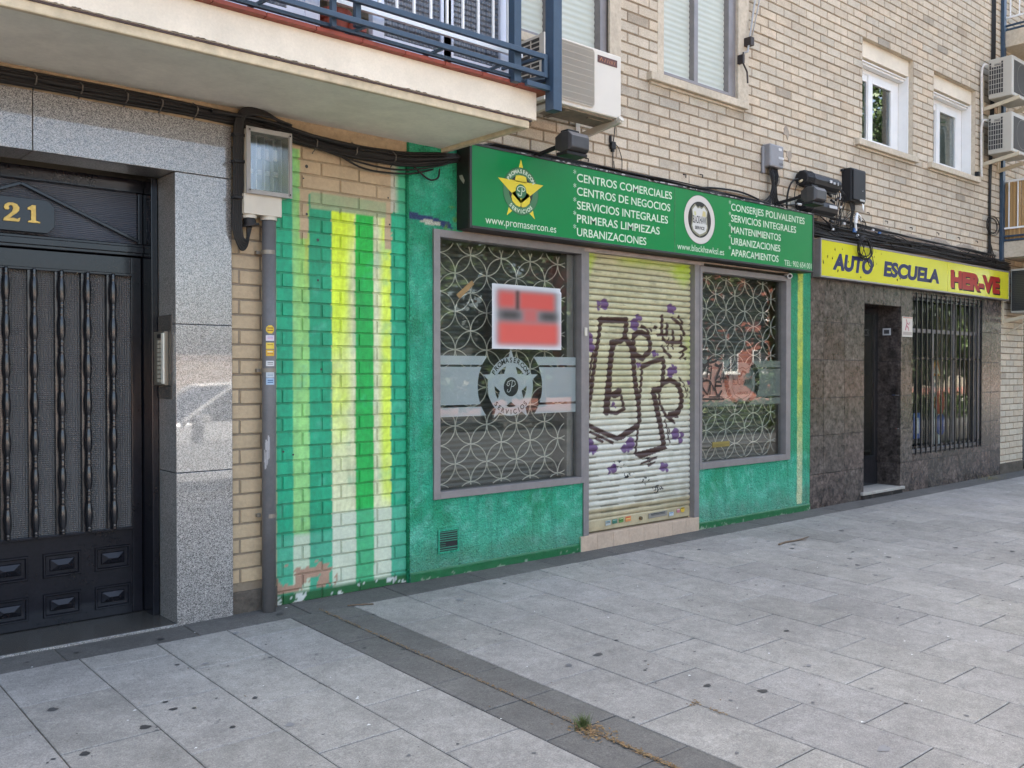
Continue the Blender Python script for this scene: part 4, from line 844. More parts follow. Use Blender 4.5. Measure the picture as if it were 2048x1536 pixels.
m_bub = M_relief('dimpled_glass', A(150, 158, 168, .6), .12, (0, 2), (.036, .030), 1.0, .012, spec=.9, noise=[(20, .3)])
for x0, x1 in ((1.78, 2.10), (2.642, 3.005), (3.09, 3.42)):
    p = MB(); p.box(x0, x1, yg - .006, yg + .004, 3.02, 5.0); obj('pane', p, m_bub, GZ)
p = MB(); p.box(2.272, 2.62, -.10, -.08, 2.92, 5.0); p.box(2.30, 2.325, -.62, -.595, 2.92, 5.0); obj('back_wall', p, m_plaster, BA)
p = MB(); p.box(-5.8, 3.6, -.83, -.0, 5.42, 5.6); obj('upper_slab', p, m_soffit, BA)
def flower_pot(x, y, label, s=1.0):
    p = MB(); p.tube([(x, y, 2.92), (x, y, 2.92 + .11 * s), (x, y, 2.92 + .11 * s), (x, y, 2.92 + .15 * s), (x, y, 2.92 + .15 * s), (x, y, 2.92 + .13 * s)], [.045 * s, .064 * s, .074 * s, .076 * s, .066 * s, .062 * s], 20)
    return tag(obj('flower_pot', p, m_red, smooth=False), label, 'flower pot')
flower_pot(2.385, -.66, 'taller terracotta flower pot beside the white post on the glazed balcony', 1.15); flower_pot(2.49, -.68, 'shorter terracotta flower pot beside the beige wall on the glazed balcony', .8)

BR_ = pempty('balcony', B); BR_['label'] = 'far balcony with reed screen behind its white bars'
for zb in (2.735, 5.37):
    p = MB(); p.box(12.345, 19.5, -.83, -.0, zb, zb + .20); obj('slab', p, m_trimplaster, BR_, bevel=.006)
RL = pempty('railing', BR_)
p = MB()
for zb in (2.935, 5.57):
    for z in (zb + .02, zb + .07): p.box(12.352, 12.372, -.85, -.01, z - .012, z + .012); p.box(12.352, 19.4, -.86, -.84, z - .012, z + .012)
p.box(12.30, 12.375, -.045, -.005, 2.62, 6.25)
p.box(12.33, 12.375, -.875, -.83, 2.6, 6.25)
obj('post', p, m_bluesteel, RL, bevel=.003)
p = MB()
for zb in (2.935, 5.57):
    for z in (zb + .17, zb + .76): p.box(12.352, 12.372, -.85, -.02, z - .011, z + .011); p.box(12.352, 19.4, -.86, -.84, z - .011, z + .011)
    for k in range(8): p.box(12.356, 12.368, -.10 - k * .105, -.088 - k * .105, zb + .17, zb + .76)
obj('baluster', p, m_white, RL)
p = MB(); y = -.03
while y > -.84: p.cyl((12.392 + rng.normal(0, .002), y, 2.94), (12.392, y + rng.normal(0, .003), 3.68 + rng.normal(0, .01)), .0055, n=6, c=np.array(A(196, 158, 104)) * rng.normal(1, .16)); y -= .0095
obj('reed_screen', p, M('reed', (1, 1, 1), .8, attr=True), BR_)

# ---------------------------------------------------------------- air conditioners
def bracket(mb, x, z, y1, drop=.17):
    mb.box(x - .022, x + .022, -.012, -.0005, z - drop * .55, z + .34); mb.obox((x, -.004, z - .05), (x, y1, z - .004), .030, .045); mb.tube([(x, y1 + .03, z - .012), (x, y1, z + .006)], .024, 8)
T = thing('air_conditioner', 'large cream air conditioner with square fan grille mounted beside the blue balcony railing', 'air conditioner', (4.43, -.27, 3.045))
x0, x1, y0, y1, z0, z1 = 4.068, 4.792, -.402, -.145, 3.048, 3.478
p = MB(); p.box(x0, x1, y0, y1, z0, z1); obj('body', p, m_acwhite, T, bevel=.008)
def rrect(xa, xb, za, zb, r, n=6):
    o = []
    for cx_, cz_, a0 in ((xb - r, zb - r, 0), (xa + r, zb - r, 90), (xa + r, za + r, 180), (xb - r, za + r, 270)):
        o += [(cx_ + r * math.cos(R(a0 + 90 * k / n)), cz_ + r * math.sin(R(a0 + 90 * k / n))) for k in range(n + 1)]
    return o
p = MB(); p.flat(rrect(4.10, 4.518, 3.078, 3.462, .03), y0 - .0015, A(150, 140, 122)); p.disc(4.31, 3.27, .17, y0 - .0022, A(118, 110, 98), 40)
p.flat([(4.12, 3.1), (4.2, 3.1), (4.2, 3.44), (4.12, 3.44)], y0 - .0019, A(140, 130, 112))
obj('fan_opening', p, m_attr_rough, T)
p = MB()
for k in range(44): p.box(4.108 + k * .0094, 4.1105 + k * .0094, y0 - .012, y0 - .006, 3.082 + (.01 if k in (0, 1, 42, 43) else 0), 3.458 - (.01 if k in (0, 1, 42, 43) else 0))
for k in range(9): p.box(4.102, 4.516, y0 - .0085, y0 - .0035, 3.095 + k * .0435, 3.099 + k * .0435)
rr = rrect(4.10, 4.518, 3.078, 3.462, .03); p.tube([(a, y0 - .006, b) for a, b in rr + rr[:1]], .005, 5, cap=False)
obj('fan_grille', p, M('grille_paint', A(224, 214, 196), .5), T)
p = MB()
for k in range(12): p.box(x0 - .003, x0 + .001, y0 + .05, y1 - .02, z0 + .045 + k * .031, z0 + .045 + k * .031 + .020, (.02, .02, .02))
p.box(x0 - .006, x0 - .003, (y0 + y1) / 2 - .005, (y0 + y1) / 2 + .005, z0 + .03, z1 - .03, A(220, 210, 192)); p.box(x0 - .006, x0, y0 + .0, y0 + .045, z0 + .0, z1 - .002, A(232, 224, 208)); obj('side_louvre', p, m_attr, T)
p = MB(); p.box(4.556, 4.748, y0 - .0035, y0, 3.392, 3.440, A(96, 48, 30)); ribbon(p, [(4.575, 3.405), (4.590, 3.428), (4.602, 3.408)], .006, y0 - .004, A(214, 130, 60)); obj('name_plate', p, m_attr, T)
p = MB()
for k, a in enumerate((4.622, 4.648, 4.668, 4.684, 4.696, 4.716)): ribbon(p, [(a, 3.404), (a + .008, 3.424)], .007, y0 - .0038)
obj('plate_mark', p, M('plate_gold', A(170, 110, 70), .5), T)
for q in ((4.765, 3.040, -.43), (4.12, 3.040, -.45)):
    p = MB(); bracket(p, *q); obj('bracket', p, m_beige, T, bevel=.003)
p = MB(); p.box(4.1, 4.76, y0 + .03, y1 - .02, z0 - .012, z0); p.box(4.3, 4.34, y0 + .05, y1, z0 - .018, z0 - .012); p.box(4.55, 4.7, y0 + .08, y0 + .1, z0 - .018, z0 - .012); obj('base_pan', p, M('rusty_pan', A(150, 136, 116), .7, noise=[(14, .3)]), T)
p = MB(); p.tube(smooth_path([(4.80, -.25, 3.30), (4.83, -.2, 3.33), (4.85, -.1, 3.34), (4.86, .0, 3.33)]), .022, 8); p.tube(smooth_path([(4.80, -.22, 3.25), (4.83, -.15, 3.29), (4.85, .0, 3.30)]), .015, 8); obj('pipe', p, M('pipe_wrap', A(236, 230, 220), .7, noise=[(40, .15)]), T)

def small_ac(name_label, dx, dz, group='small grey air conditioners stacked beside the far balcony'):
    T = thing('air_conditioner', name_label, 'air conditioner', (12.0, -.23, 4.58), group)
    x0, x1, y0, y1, z0, z1 = 11.69, 12.29, -.372, -.10, 4.582, 5.055
    p = MB(); p.box(x0, x1, y0, y1, z0, z1); obj('body', p, m_acgrey, T, bevel=.012)
    p = MB()
    for i in range(6): p.box(x0 - .002, x0 + .001, y1 - .032 - i * .027, y1 - .012 - i * .027, z0 + .05, z1 - (.045 if i in (0, 5) else .10), (.02, .02, .022))
    for k in range(7): p.box(x0 - .005, x0 - .001, y1 - .18, y1 - .004, z0 + .048 + k * .058, z0 + .054 + k * .058, A(206, 202, 190))
    p.box(x0 - .003, x0, y1 - .14, y1 - .07, z1 - .085, z1 - .065, (.03, .03, .03)); obj('side_louvre', p, m_attr, T)
    p = MB(); p.box(x0 + .05, x1 - .08, y0 - .004, y0, z0 + .04, z1 - .05, A(70, 66, 58)); p.ring(12.0, 4.82, .18, .17, y0 - .006, A(120, 114, 104)); obj('fan_grille', p, m_attr_rough, T)
    mb_ = M('bracket_cream', A(222, 208, 178), .5, noise=[(10, .1)])
    for bx in (11.705, 12.215):
        p = MB(); p.box(bx, bx + .04, -.014, -.0005, z0 - .12, z0 + .30); p.box(bx + .042, bx + .06, -.025, -.0005, z0 - .10, z0 + .29); p.obox((bx + .035, -.005, z0 - .10), (bx + .035, -.44, z0 - .028), .030, .045); obj('bracket', p, mb_, T, bevel=.003)
    p = MB(); p.tube(smooth_path([(x0 + .02, y1 + .02, z1 - .05), (x0 - .02, -.05, z1 - .06), (x0 - .02, -.03, z1 - .2), (x0 + .0, -.03, z0 - .25)]), .014, 8); obj('pipe', p, bpy.data.materials['pipe_wrap'], T)
    return T
t1 = small_ac('upper of the two grey air conditioners on the wall by the blue post', 0, 0)
t2 = copy_tree(t1, (0, 0, -.665)); t2['label'] = 'lower of the two grey air conditioners on the wall by the blue post'
T = thing('air_conditioner', 'grey air conditioner with dark louvred side under the far balcony', 'air conditioner', (12.8, -.2, 2.04))
p = MB(); p.box(12.47, 13.15, -.34, -.08, 2.045, 2.60); obj('body', p, m_acgrey, T, bevel=.010)
p = MB(); p.box(12.466, 12.4705, -.325, -.095, 2.07, 2.575, A(44, 44, 42))
for k in range(22): p.box(12.464, 12.4665, -.325, -.095, 2.08 + k * .0225, 2.087 + k * .0225, A(70, 70, 68))
obj('side_louvre', p, m_attr, T)
p = MB(); p.box(12.40, 12.44, -.016, -.0005, 1.90, 2.45); p.obox((12.44, -.01, 1.94), (12.44, -.42, 2.02), .03, .045); p.obox((12.5, -.01, 1.78), (12.5, -.36, 1.98), .02, .02); obj('bracket', p, bpy.data.materials['bracket_cream'], T, bevel=.003)

# ---------------------------------------------------------------- shop signs
S = thing('shop_sign', 'long green sign board listing cleaning services in white letters above the shop', 'shop sign', (5.68, -.07, 2.23))
p = MB(); p.box(3.655, 7.705, -.140, .0, 2.215, 2.752); bar_frame(p, 3.655, 7.705, 2.215, 2.757, .020, .022, .018, .016, -.152, -.140); obj('cabinet', p, m_sign_black, S, bevel=.003)
p = MB()
for _ in range(70):
    x = rng.uniform(3.9, 7.65); l = rng.uniform(.008, .07); h = rng.uniform(.003, .008); p.add([(x, -.1535, 2.757 - h * 1.6), (x + l * .3, -.1535, 2.757 - h * 2), (x + l, -.1535, 2.756 - h), (x + l * .9, -.1535, 2.756), (x + l * .1, -.1535, 2.756)], [(0, 1, 2, 3, 4)], A(196, 192, 186) if rng.random() < .7 else A(110, 106, 100))
p.add([(3.6545, -.09, 2.50), (3.6545, -.05, 2.54), (3.6545, -.045, 2.56), (3.6545, -.075, 2.56), (3.6545, -.10, 2.52)], [(0, 1, 2, 3, 4)], A(186, 186, 174))
obj('paint_fleck', p, m_attr_rough, S)  # pale flecks of peeled paint on the cabinet edge and side
p = MB(); p.box(3.675, 5.694, -.1465, -.1405, 2.233, 2.741); p.box(5.698, 7.683, -.1465, -.1405, 2.233, 2.741); obj('panel', p, m_sign_green, S)
p = MB(); p.box(5.6935, 5.6985, -.148, -.1466, 2.233, 2.741); obj('panel_joint', p, M('joint_strip', A(90, 130, 90), .6, noise=[(40, .4)]), S)
YT = -.1475
for body, xa, xb, zb in (('CENTROS COMERCIALES', 4.618, 5.660, 2.638), ('CENTROS DE NEGOCIOS', 4.618, 5.640, 2.543), ('SERVICIOS INTEGRALES', 4.618, 5.612, 2.446), ('PRIMERAS LIMPIEZAS', 4.618, 5.513, 2.352), ('URBANIZACIONES', 4.618, 5.358, 2.258)):
    p = MB(); text(p, body, xa, zb, .0565, YT, xb - xa, bold=.010); text(p, '*', 4.582, zb + .026, .050, YT, .028); obj('lettering', p, m_sign_text, S)
for body, xa, xb, zb in (('CONSERJES POLIVALENTES', 6.430, 7.550, 2.644), ('SERVICIOS INTEGRALES', 6.430, 7.410, 2.551), ('MANTENIMIENTOS', 6.430, 7.166, 2.457), ('URBANIZACIONES', 6.430, 7.157, 2.362), ('APARCAMIENTOS', 6.430, 7.131, 2.268)):
    p = MB(); text(p, body, xa, zb, .0575, YT, xb - xa, bold=.010); text(p, '*', 6.398, zb + .027, .050, YT, .028); obj('lettering', p, m_sign_text, S)
p = MB(); text(p, 'www.promasercon.es', 3.786, 2.258, .050, YT, .630); obj('web_address', p, m_sign_text, S)
p = MB(); text(p, 'www.blackhawksl.es', 5.727, 2.262, .050, YT, .607); obj('web_address', p, m_sign_text, S)
p = MB(); text(p, 'TEL: 902 654 001', 7.224, 2.248, .048, YT, .449); obj('phone_number', p, m_sign_text, S)
EM = pempty('star_emblem', S); ex, ez = 4.092, 2.500; yl = A(244, 222, 52)
st_ = star(ex, ez, .212, .081)
p = MB()
for k in (0, 4, 6): p.add([(x, -.1472, z) for x, z in (st_[k - 1], st_[k], st_[k + 1])], [(0, 1, 2)], yl)
obj('star_points', p, m_attr, EM)
p = MB(); p.ring(ex, ez, .106, .155, -.1476, A(70, 128, 82)); p.ring(ex, ez, .155, .1575, -.1476, A(20, 90, 50)); obj('ring', p, m_attr, EM)
p = MB(); p.disc(ex, ez, .106, -.1474, (.008, .008, .008)); obj('ring_centre', p, m_attr, EM)
p = MB(); yb2 = -.1479
for k in (2, 8): p.add([(x, yb2, z) for x, z in (st_[k - 1], st_[k], st_[k + 1])], [(0, 1, 2)], yl)
p.add([(x, yb2, z) for x, z in (st_[1], st_[3], st_[5], st_[7], st_[9])], [(0, 1, 2, 3, 4)], yl)
p.add([(x, yb2, z) for x, z in ((ex - .055, ez + .06), (ex - .045, ez + .098), (ex - .02, ez + .105), (ex + .02, ez + .105), (ex + .045, ez + .098), (ex + .055, ez + .06))], [(0, 1, 2, 3, 4, 5)], yl)
for s in (-1, 1): p.add([(ex + s * a, yb2, ez + b) for a, b in ((0, -.06), (.004, -.100), (.015, -.104), (.045, -.096), (.076, -.072), (.085, -.045), (.075, -.015), (.04, .0))], [tuple(range(8))], yl)
obj('star_body', p, m_attr, EM)
p = MB(); p.disc(ex, ez, .047, -.1483, A(58, 120, 76)); obj('badge_centre', p, m_attr, EM)
p = MB()
for q in ([(ex - .018, ez - .026), (ex - .03, ez - .018), (ex - .02, ez - .030), (ex, ez - .028), (ex + .006, ez - .005), (ex + .008, ez + .022)], [(ex - .012, ez - .002), (ex - .032, ez + .006), (ex - .026, ez + .024), (ex, ez + .032), (ex + .028, ez + .026), (ex + .034, ez + .012), (ex + .020, ez + .002), (ex + .010, ez + .006)]): ribbon(p, [(v[0], v[2]) for v in smooth_path([(a, 0, b) for a, b in q], 4)], .0055, -.1487)
obj('monogram', p, m_sign_text, EM)
p = MB(); arc_text(p, 'PROMASERCON', ex, ez, .1195, .026, -.1482, R(146), R(34), bold=.03); obj('emblem_lettering', p, m_sign_text, EM)
p = MB(); arc_text(p, 'SERVICIOS', ex, ez, .1445, .026, -.1482, R(228), R(312), True, bold=.03); obj('emblem_lettering', p, m_sign_text, EM)
EM = pempty('shield_emblem', S); ex, ez = 6.008, 2.519
p = MB(); p.ring(ex, ez, .148, .198, -.1474, A(226, 218, 206), sz=.97); p.ring(ex, ez, .198, .2015, -.1474, A(20, 70, 40), sz=.97); obj('ring', p, m_attr, EM)
p = MB(); p.disc(ex, ez, .148, -.1473, A(34, 30, 22), sz=.97); obj('ring_centre', p, m_attr, EM)
sh = [(-.105, .082), (-.062, .122), (-.048, .112), (-.030, .100), (-.012, .102), (0, .112), (.012, .102), (.030, .100), (.048, .112), (.062, .122), (.105, .082), (.096, .03), (.100, -.02), (.108, -.06), (.090, -.098), (.050, -.118), (0, -.134), (-.050, -.118), (-.090, -.098), (-.108, -.06), (-.100, -.02), (-.096, .03)]
p = MB(); p.flat([(ex + a, ez + b) for a, b in sh], -.1477, A(150, 146, 116)); p.flat([(ex + a * .88, ez + b * .88) for a, b in sh], -.1480, A(226, 224, 214)); p.flat([(ex + .03, ez + .03), (ex + .08, ez + .03), (ex + .075, ez + .07), (ex + .04, ez + .075)], -.1482, A(222, 206, 140)); p.flat([(ex - .07, ez + .03), (ex - .045, ez + .03), (ex - .05, ez + .06), (ex - .075, ez + .06)], -.1482, A(214, 212, 150)); obj('shield', p, m_attr, EM)
p = MB(); text(p, 'BLACKHAWK', ex - .088, ez - .030, .060, -.1486, .176, bold=.012); text(p, 'SERVICE', ex - .062, ez - .078, .026, -.1486, .124, bold=.03); obj('emblem_lettering', p, M('emblem_black', A(24, 24, 24), .5), EM)

def outline_text(mb, body, x0, z0, h, y, wd, bold, shear=0): text(mb, body, x0, z0, h, y, wd, bold=bold, shear=shear)
S = thing('shop_sign', 'yellow sign board with blue and red driving school lettering', 'shop sign', (10.1, -.045, 2.2))
xa, xb, ya = 7.918, 12.392, -.090
p = MB(); p.box(xa, xb, ya + .006, -.0, 2.200, 2.560); bar_frame(p, xa, xb, 2.196, 2.564, .016, .016, .016, .016, ya - .006, ya + .006); obj('cabinet', p, m_alu, S, bevel=.002)
SP = p = MB(); p.box(xa + .016, 10.634, ya - .001, ya + .004, 2.212, 2.548, A(232, 226, 44)); p.box(10.640, xb - .016, ya - .001, ya + .004, 2.212, 2.548, A(236, 228, 48))
m_nb = M('letter_blue', A(24, 38, 104, .4), .4, spec=.3); m_nr = M('letter_red', A(176, 20, 26, .6), .4, spec=.3)
p = MB(); outline_text(p, 'AUTO', 8.142, 2.292, .163, ya - .002, .765, .055, .22); obj('lettering', p, m_nb, S)
p = MB(); outline_text(p, 'ESCUELA', 9.140, 2.296, .158, ya - .002, 1.285, .055, .18); obj('lettering', p, m_nb, S)
p = MB(); outline_text(p, 'HER-VE', 10.735, 2.262, .205, ya - .0017, 1.385, .062, .0); obj('lettering_shade', p, M('letter_black', (.008, .007, .006), .5, spec=.2), S)
p = MB(); outline_text(p, 'HER-VE', 10.712, 2.278, .205, ya - .0026, 1.385, .062, .0); obj('lettering', p, m_nr, S)
p = SP
for _ in range(26):
    x = rng.choice([rng.uniform(7.95, 8.35), rng.uniform(8.3, 9.5)]); z = rng.uniform(2.23, 2.53); r = rng.uniform(.004, .011)
    p.add([(x + r * rng.uniform(.6, 1.4) * math.cos(t), ya - .003, z + r * 1.3 * rng.uniform(.6, 1.4) * math.sin(t)) for t in np.linspace(0, 6.28, 7, endpoint=False)], [tuple(range(7))], A(96, 84, 40))
obj('panel', SP, M('sign_yellow', (1, 1, 1), .18, attr=True, noise=[(2.5, .06)], spec=.6), S)

# ---------------------------------------------------------------- meter box, down pipe, intercom
T = thing('fuse_box', 'beige electrical fuse box with clear lid on the brick beside the entrance', 'fuse box', (2.3, -.06, 2.13))
p = MB(); bx0, bx1, bz0, bz1 = 2.178, 2.428, 2.256, 2.596
p.box(bx0, bx1, -.03, -.012, bz0, bz1); p.box(bx0, bx0 + .012, -.118, -.03, bz0, bz1); p.box(bx1 - .012, bx1, -.118, -.03, bz0, bz1); p.box(bx0 + .012, bx1 - .012, -.118, -.03, bz0, bz0 + .012); p.box(bx0 + .012, bx1 - .012, -.118, -.03, bz1 - .012, bz1); obj('case', p, m_beige, T, bevel=.002)
p = MB(); p.box(bx0 + .012, bx1 - .012, -.034, -.0305, bz0 + .012, bz1 - .012, A(120, 116, 110))
for k in range(4):
    cx_ = bx0 + .040 + k * .048
    p.box(cx_ - .017, cx_ + .017, -.075, -.034, bz0 + .03, bz0 + .19 + .01 * (k % 2), A(58, 60, 74)); p.box(cx_ - .012, cx_ + .012, -.082, -.075, bz0 + .11, bz0 + .135, A(178, 176, 172))
    if k: p.cyl((cx_, -.07, bz0 + .195), (cx_, -.07, bz0 + .255), .0115, n=12, c=A(214, 206, 190))
    p.box(cx_ + .0225, cx_ + .0255, -.095, -.034, bz0 + .03, bz1 - .03, A(206, 204, 198))
obj('fuse', p, m_attr, T)
m_lid = M_glass('lid_plastic', (.80, .80, .80), 1.5, .08, 2.4)
p = MB(); p.box(bx0 + .016, bx1 - .016, -.126, -.120, bz0 + .016, bz1 - .016); obj('lid', p, m_lid, T)
p = MB(); bar_frame(p, bx0 - .008, bx1 + .008, bz0 - .006, bz1 + .008, .024, .018, .024, .026, -.128, -.1185)
for x, z in ((bx0 + .008, bz0 + .012), (bx1 - .008, bz0 + .012), (bx0 + .008, bz1 - .01), (bx1 - .008, bz1 - .01)): p.cyl((x, -.128, z), (x, -.134, z), .009, n=12)
obj('lid_frame', p, M('lid_frame_plastic', A(170, 166, 160), .4, noise=[(20, .1)]), T, bevel=.002)
p = MB()
for x, z in ((bx0 + .008, bz0 + .012), (bx1 - .008, bz0 + .012), (bx0 + .008, bz1 - .01), (bx1 - .008, bz1 - .01)): p.cyl((x, -.134, z), (x, -.1345, z), .005, n=10)
obj('screw', p, m_plastic, T)
p = MB(); p.box(2.166, 2.384, -.105, -.012, 2.146, 2.254); obj('terminal_case', p, m_beige, T, bevel=.003)
p = MB(); p.cyl((2.215, -.058, 2.148), (2.215, -.058, 2.128), .040, n=24); p.cyl((2.329, -.058, 2.148), (2.329, -.058, 2.128), .045, n=24); obj('collar', p, m_beige, T)
p = MB(); p.cyl((2.216, -.058, 2.129), (2.222, -.058, 2.095), .032, .034, n=20); p.cyl((2.222, -.058, 2.098), (2.224, -.058, 2.088), .048, n=20); obj('gland', p, m_plastic, T)
T = thing('down_pipe', 'grey conduit pipe running from the fuse box to the pavement', 'pipe', (2.326, -.058, 0))
p = MB(); p.tube([(2.331, -.058, 2.135), (2.328, -.058, 1.2), (2.322, -.060, -.02)], .0375, 24); obj('pipe', p, m_pipe, T, smooth=True)
for z in (1.955, 1.314, .522):
    p = MB(); p.tube([(2.327, -.058, z - .011), (2.327, -.058, z + .011)], .0395, 24); p.box(2.272, 2.292, -.03, -.006, z - .009, z + .009); p.box(2.362, 2.382, -.03, -.006, z - .009, z + .009); obj('clamp', p, M('clamp_metal', A(150, 142, 128), .45, metal=.4), T)
p = MB()
def on_pipe(mb, z0, z1, a0, a1, c, r=.0380, y=-.058, x=2.3265, n=8):
    ang = [a0 + (a1 - a0) * k / n for k in range(n + 1)]
    v = [(x + r * math.cos(R(a)), y + r * math.sin(R(a)), z) for z in (z0, z1) for a in ang]; mb.add(v, [(k, k + 1, k + n + 2, k + n + 1) for k in range(n)], c)
for k in range(26):
    a = rng.uniform(205, 245); z = rng.uniform(.80, .93) ; on_pipe(p, z - rng.uniform(.01, .035), z + rng.uniform(.01, .035), a - 5, a + 6, np.array(A(196, 192, 190)) * rng.uniform(.75, 1.05), n=2, r=.0380 + rng.uniform(0, .0003))
obj('paint_smear', p, m_attr_rough, T)
def pipe_sticker(label, z0, z1, cols, a0=222, a1=292, rnd=False):
    b = MB()
    if rnd:
        zm, hr = (z0 + z1) / 2, (z1 - z0) / 2
        for k in range(8):
            za = z0 + (z1 - z0) * k / 8; zc = za + (z1 - z0) / 16; wv = math.sqrt(max(.05, 1 - ((zc - zm) / hr) ** 2)); am = (a0 + a1) / 2; hw = (a1 - a0) / 2 * wv
            on_pipe(b, za, za + (z1 - z0) / 8, am - hw, am + hw, cols[0], .0384)
    else: on_pipe(b, z0, z1, a0, a1, cols[0], .0384)
    for k, c in enumerate(cols[1:]):
        za = z0 + (z1 - z0) * (.60 - .30 * k); on_pipe(b, za, za + (z1 - z0) * .14, a0 + 12, a1 - 12, c, .0387)
    return tag(obj('sticker', b, m_attr), label, 'sticker', 'stickers on the grey pipe')
pipe_sticker('round yellow sticker, topmost on the grey pipe', 1.514, 1.558, [A(240, 200, 40), A(150, 100, 20), A(150, 100, 20)], rnd=True)
pipe_sticker('white and pink torn sticker under the round yellow one', 1.474, 1.504, [A(232, 224, 232), A(170, 140, 190), A(230, 160, 190)])
pipe_sticker('plain yellow rectangular sticker on the grey pipe', 1.431, 1.464, [A(248, 214, 70), A(180, 130, 20)])
pipe_sticker('striped yellow sticker under the plain yellow rectangle', 1.392, 1.426, [A(236, 184, 30), A(250, 240, 200), A(200, 120, 20)])
pipe_sticker('white scribbled sticker just above the middle pipe clamp', 1.337, 1.366, [A(228, 228, 226), A(90, 90, 90), A(110, 110, 110)])
pipe_sticker('pale grey sticker just below the middle pipe clamp', 1.275, 1.303, [A(204, 216, 222), A(140, 160, 172), A(140, 160, 172)])
pipe_sticker('blue and white sticker, lowest on the grey pipe', 1.236, 1.272, [A(170, 200, 226), A(50, 90, 140), A(50, 90, 140)])
T = thing('intercom', 'door intercom with two columns of buttons on the granite jamb', 'intercom', (1.826, .13, 1.16))
p = MB(); p.box(1.8255, 1.8308, .026, .206, 1.165, 1.602); obj('backing_plate', p, m_granite_dark, T)
p = MB(); p.box(1.806, 1.826, .066, .222, 1.236, 1.517); obj('panel', p, M('intercom_metal', A(150, 142, 126), .35, metal=.5), T, bevel=.002)
p = MB(); p.box(1.798, 1.807, .068, .098, 1.244, 1.508); obj('light_strip', p, M('intercom_white', A(246, 242, 224), .3), T, bevel=.002)
for k in range(10):
    for y in (.118, .150):
        p = MB(); p.box(1.802, 1.8065, y - .012 if y > .13 else y - .006, y + .012 if y > .13 else y + .006, 1.252 + k * .0225, 1.268 + k * .0225); obj('button', p, M('intercom_button', A(206, 198, 176), .4) if 'intercom_button' not in bpy.data.materials else bpy.data.materials['intercom_button'], T)
p = MB(); p.box(1.803, 1.8065, .105, .165, 1.483, 1.503); obj('speaker_slot', p, m_plastic, T)
T = thing('security_camera', 'tiny dome security camera under the green sign above the oval badge window', 'camera', (7.462, -.06, 2.18))
p = MB(); p.cyl((7.462, -.006, 2.180), (7.462, -.04, 2.180), .022, n=20); p.cyl((7.462, -.04, 2.180), (7.430, -.075, 2.172), .024, n=20); obj('housing', p, M('camera_shell', A(206, 204, 200), .3), T)
p = MB(); p.cyl((7.430, -.075, 2.172), (7.4285, -.0768, 2.1715), .015, n=20); obj('lens', p, m_plastic, T)
p = MB(); px_ = np.linspace(0, 1, 60); pz_ = np.linspace(0, 1, 44)
def poster_col(X, Z):
    u = (X - 3.972) / .632; v = (Z - 1.462) / .432
    def boxm(a, b, c_, d, s=.09): return sst(a - s, a + s, u) * (1 - sst(b - s, b + s, u)) * sst(c_ - s, c_ + s, v) * (1 - sst(d - s, d + s, v))
    c = np.zeros(X.shape + (3,)) + np.array(A(226, 228, 228)); c = mix(c, A(150, 146, 146), boxm(.06, .96, .06, .94, .06))
    c = mix(c, A(244, 104, 92, .55), boxm(.08, .96, .07, .42, .08)); c = mix(c, A(236, 98, 88, .55), boxm(.08, .34, .64, .90, .08)); c = mix(c, A(236, 98, 88, .55), boxm(.38, .90, .62, .90, .06))
    c = mix(c, A(30, 20, 20, .4), boxm(.10, .40, .47, .59, .10)); c = mix(c, A(30, 20, 20, .4), boxm(.68, .95, .47, .59, .10)); c = mix(c, A(206, 108, 104), boxm(.44, .64, .42, .64, .06)); c = mix(c, A(80, 50, 48), boxm(.33, .38, .62, .92, .03))
    return c
p.grid(3.970 + .634 * px_, 1.460 + .436 * pz_, lambda X, Z: .004 - .010 * ((X - 4.0) / .6) ** 8 * (np.abs(Z - 1.66) < .21) - .002 * np.sin(X * 9), poster_col)
p.box(3.985, 4.598, .006, .0075, 1.466, 1.892, A(226, 228, 228))
b_ = obj('poster', p, M('poster_print', (1, 1, 1), .35, attr=True), smooth=True); tag(b_, 'white bordered red and black blurred poster stuck above the star emblem on the shop window', 'poster')
p = MB(); p.prism([(3.676, 1.805), (3.806, 1.906), (3.826, 1.880), (3.704, 1.778)], .0150, .0165); tag(obj('tape_strip', p, M('parcel_tape', A(164, 132, 84), .35, noise=[(20, .15)])), 'strip of brown parcel tape stuck slantwise on the star emblem window', 'tape')

# ---------------------------------------------------------------- cables and telecom gear
def wander(x0, x1, zf, yb, n, amp=.012, yam=.010, step=.12, r=(.004, .009), mb=None):
    for _ in range(n):
        zo = rng.uniform(-1, 1); yo = rng.uniform(0, 1); ph = rng.uniform(0, 6, 3); rr = rng.uniform(*r)
        xs = np.arange(x0, x1 + step, step); xs[-1] = x1
        zs = [zf(x, zo) + amp * (.6 * math.sin(2.1 * x + ph[0]) + .4 * math.sin(5.3 * x + ph[1])) for x in xs]
        ys = [yb - yam * 2 * yo + yam * .6 * math.sin(3 * x + ph[2]) for x in xs]
        mb.tube(list(zip(xs, ys, zs)), rr, 6, c=(1, 1, 1))
def zleft(x, o):
    base = np.interp(x, [-6, 1.0, 1.8, 2.2, 2.55, 2.9, 3.25, 3.55, 3.75], [2.655, 2.655, 2.662, 2.655, 2.612, 2.588, 2.600, 2.655, 2.69])
    sp = np.interp(x, [-6, 2.1, 2.5, 3.0, 3.4, 3.7], [.030, .033, .036, .040, .038, .016]); return base + sp * o
T = thing('cable_bundle', 'thick bundle of black cables under the balcony over the entrance', 'cable bundle', (1.5, -.05, 2.65))
p = MB(); wander(-5.8, 3.70, zleft, -.022, 22, amp=.006, yam=.016, mb=p); obj('cable', p, m_cable, T, smooth=True)
p = MB()
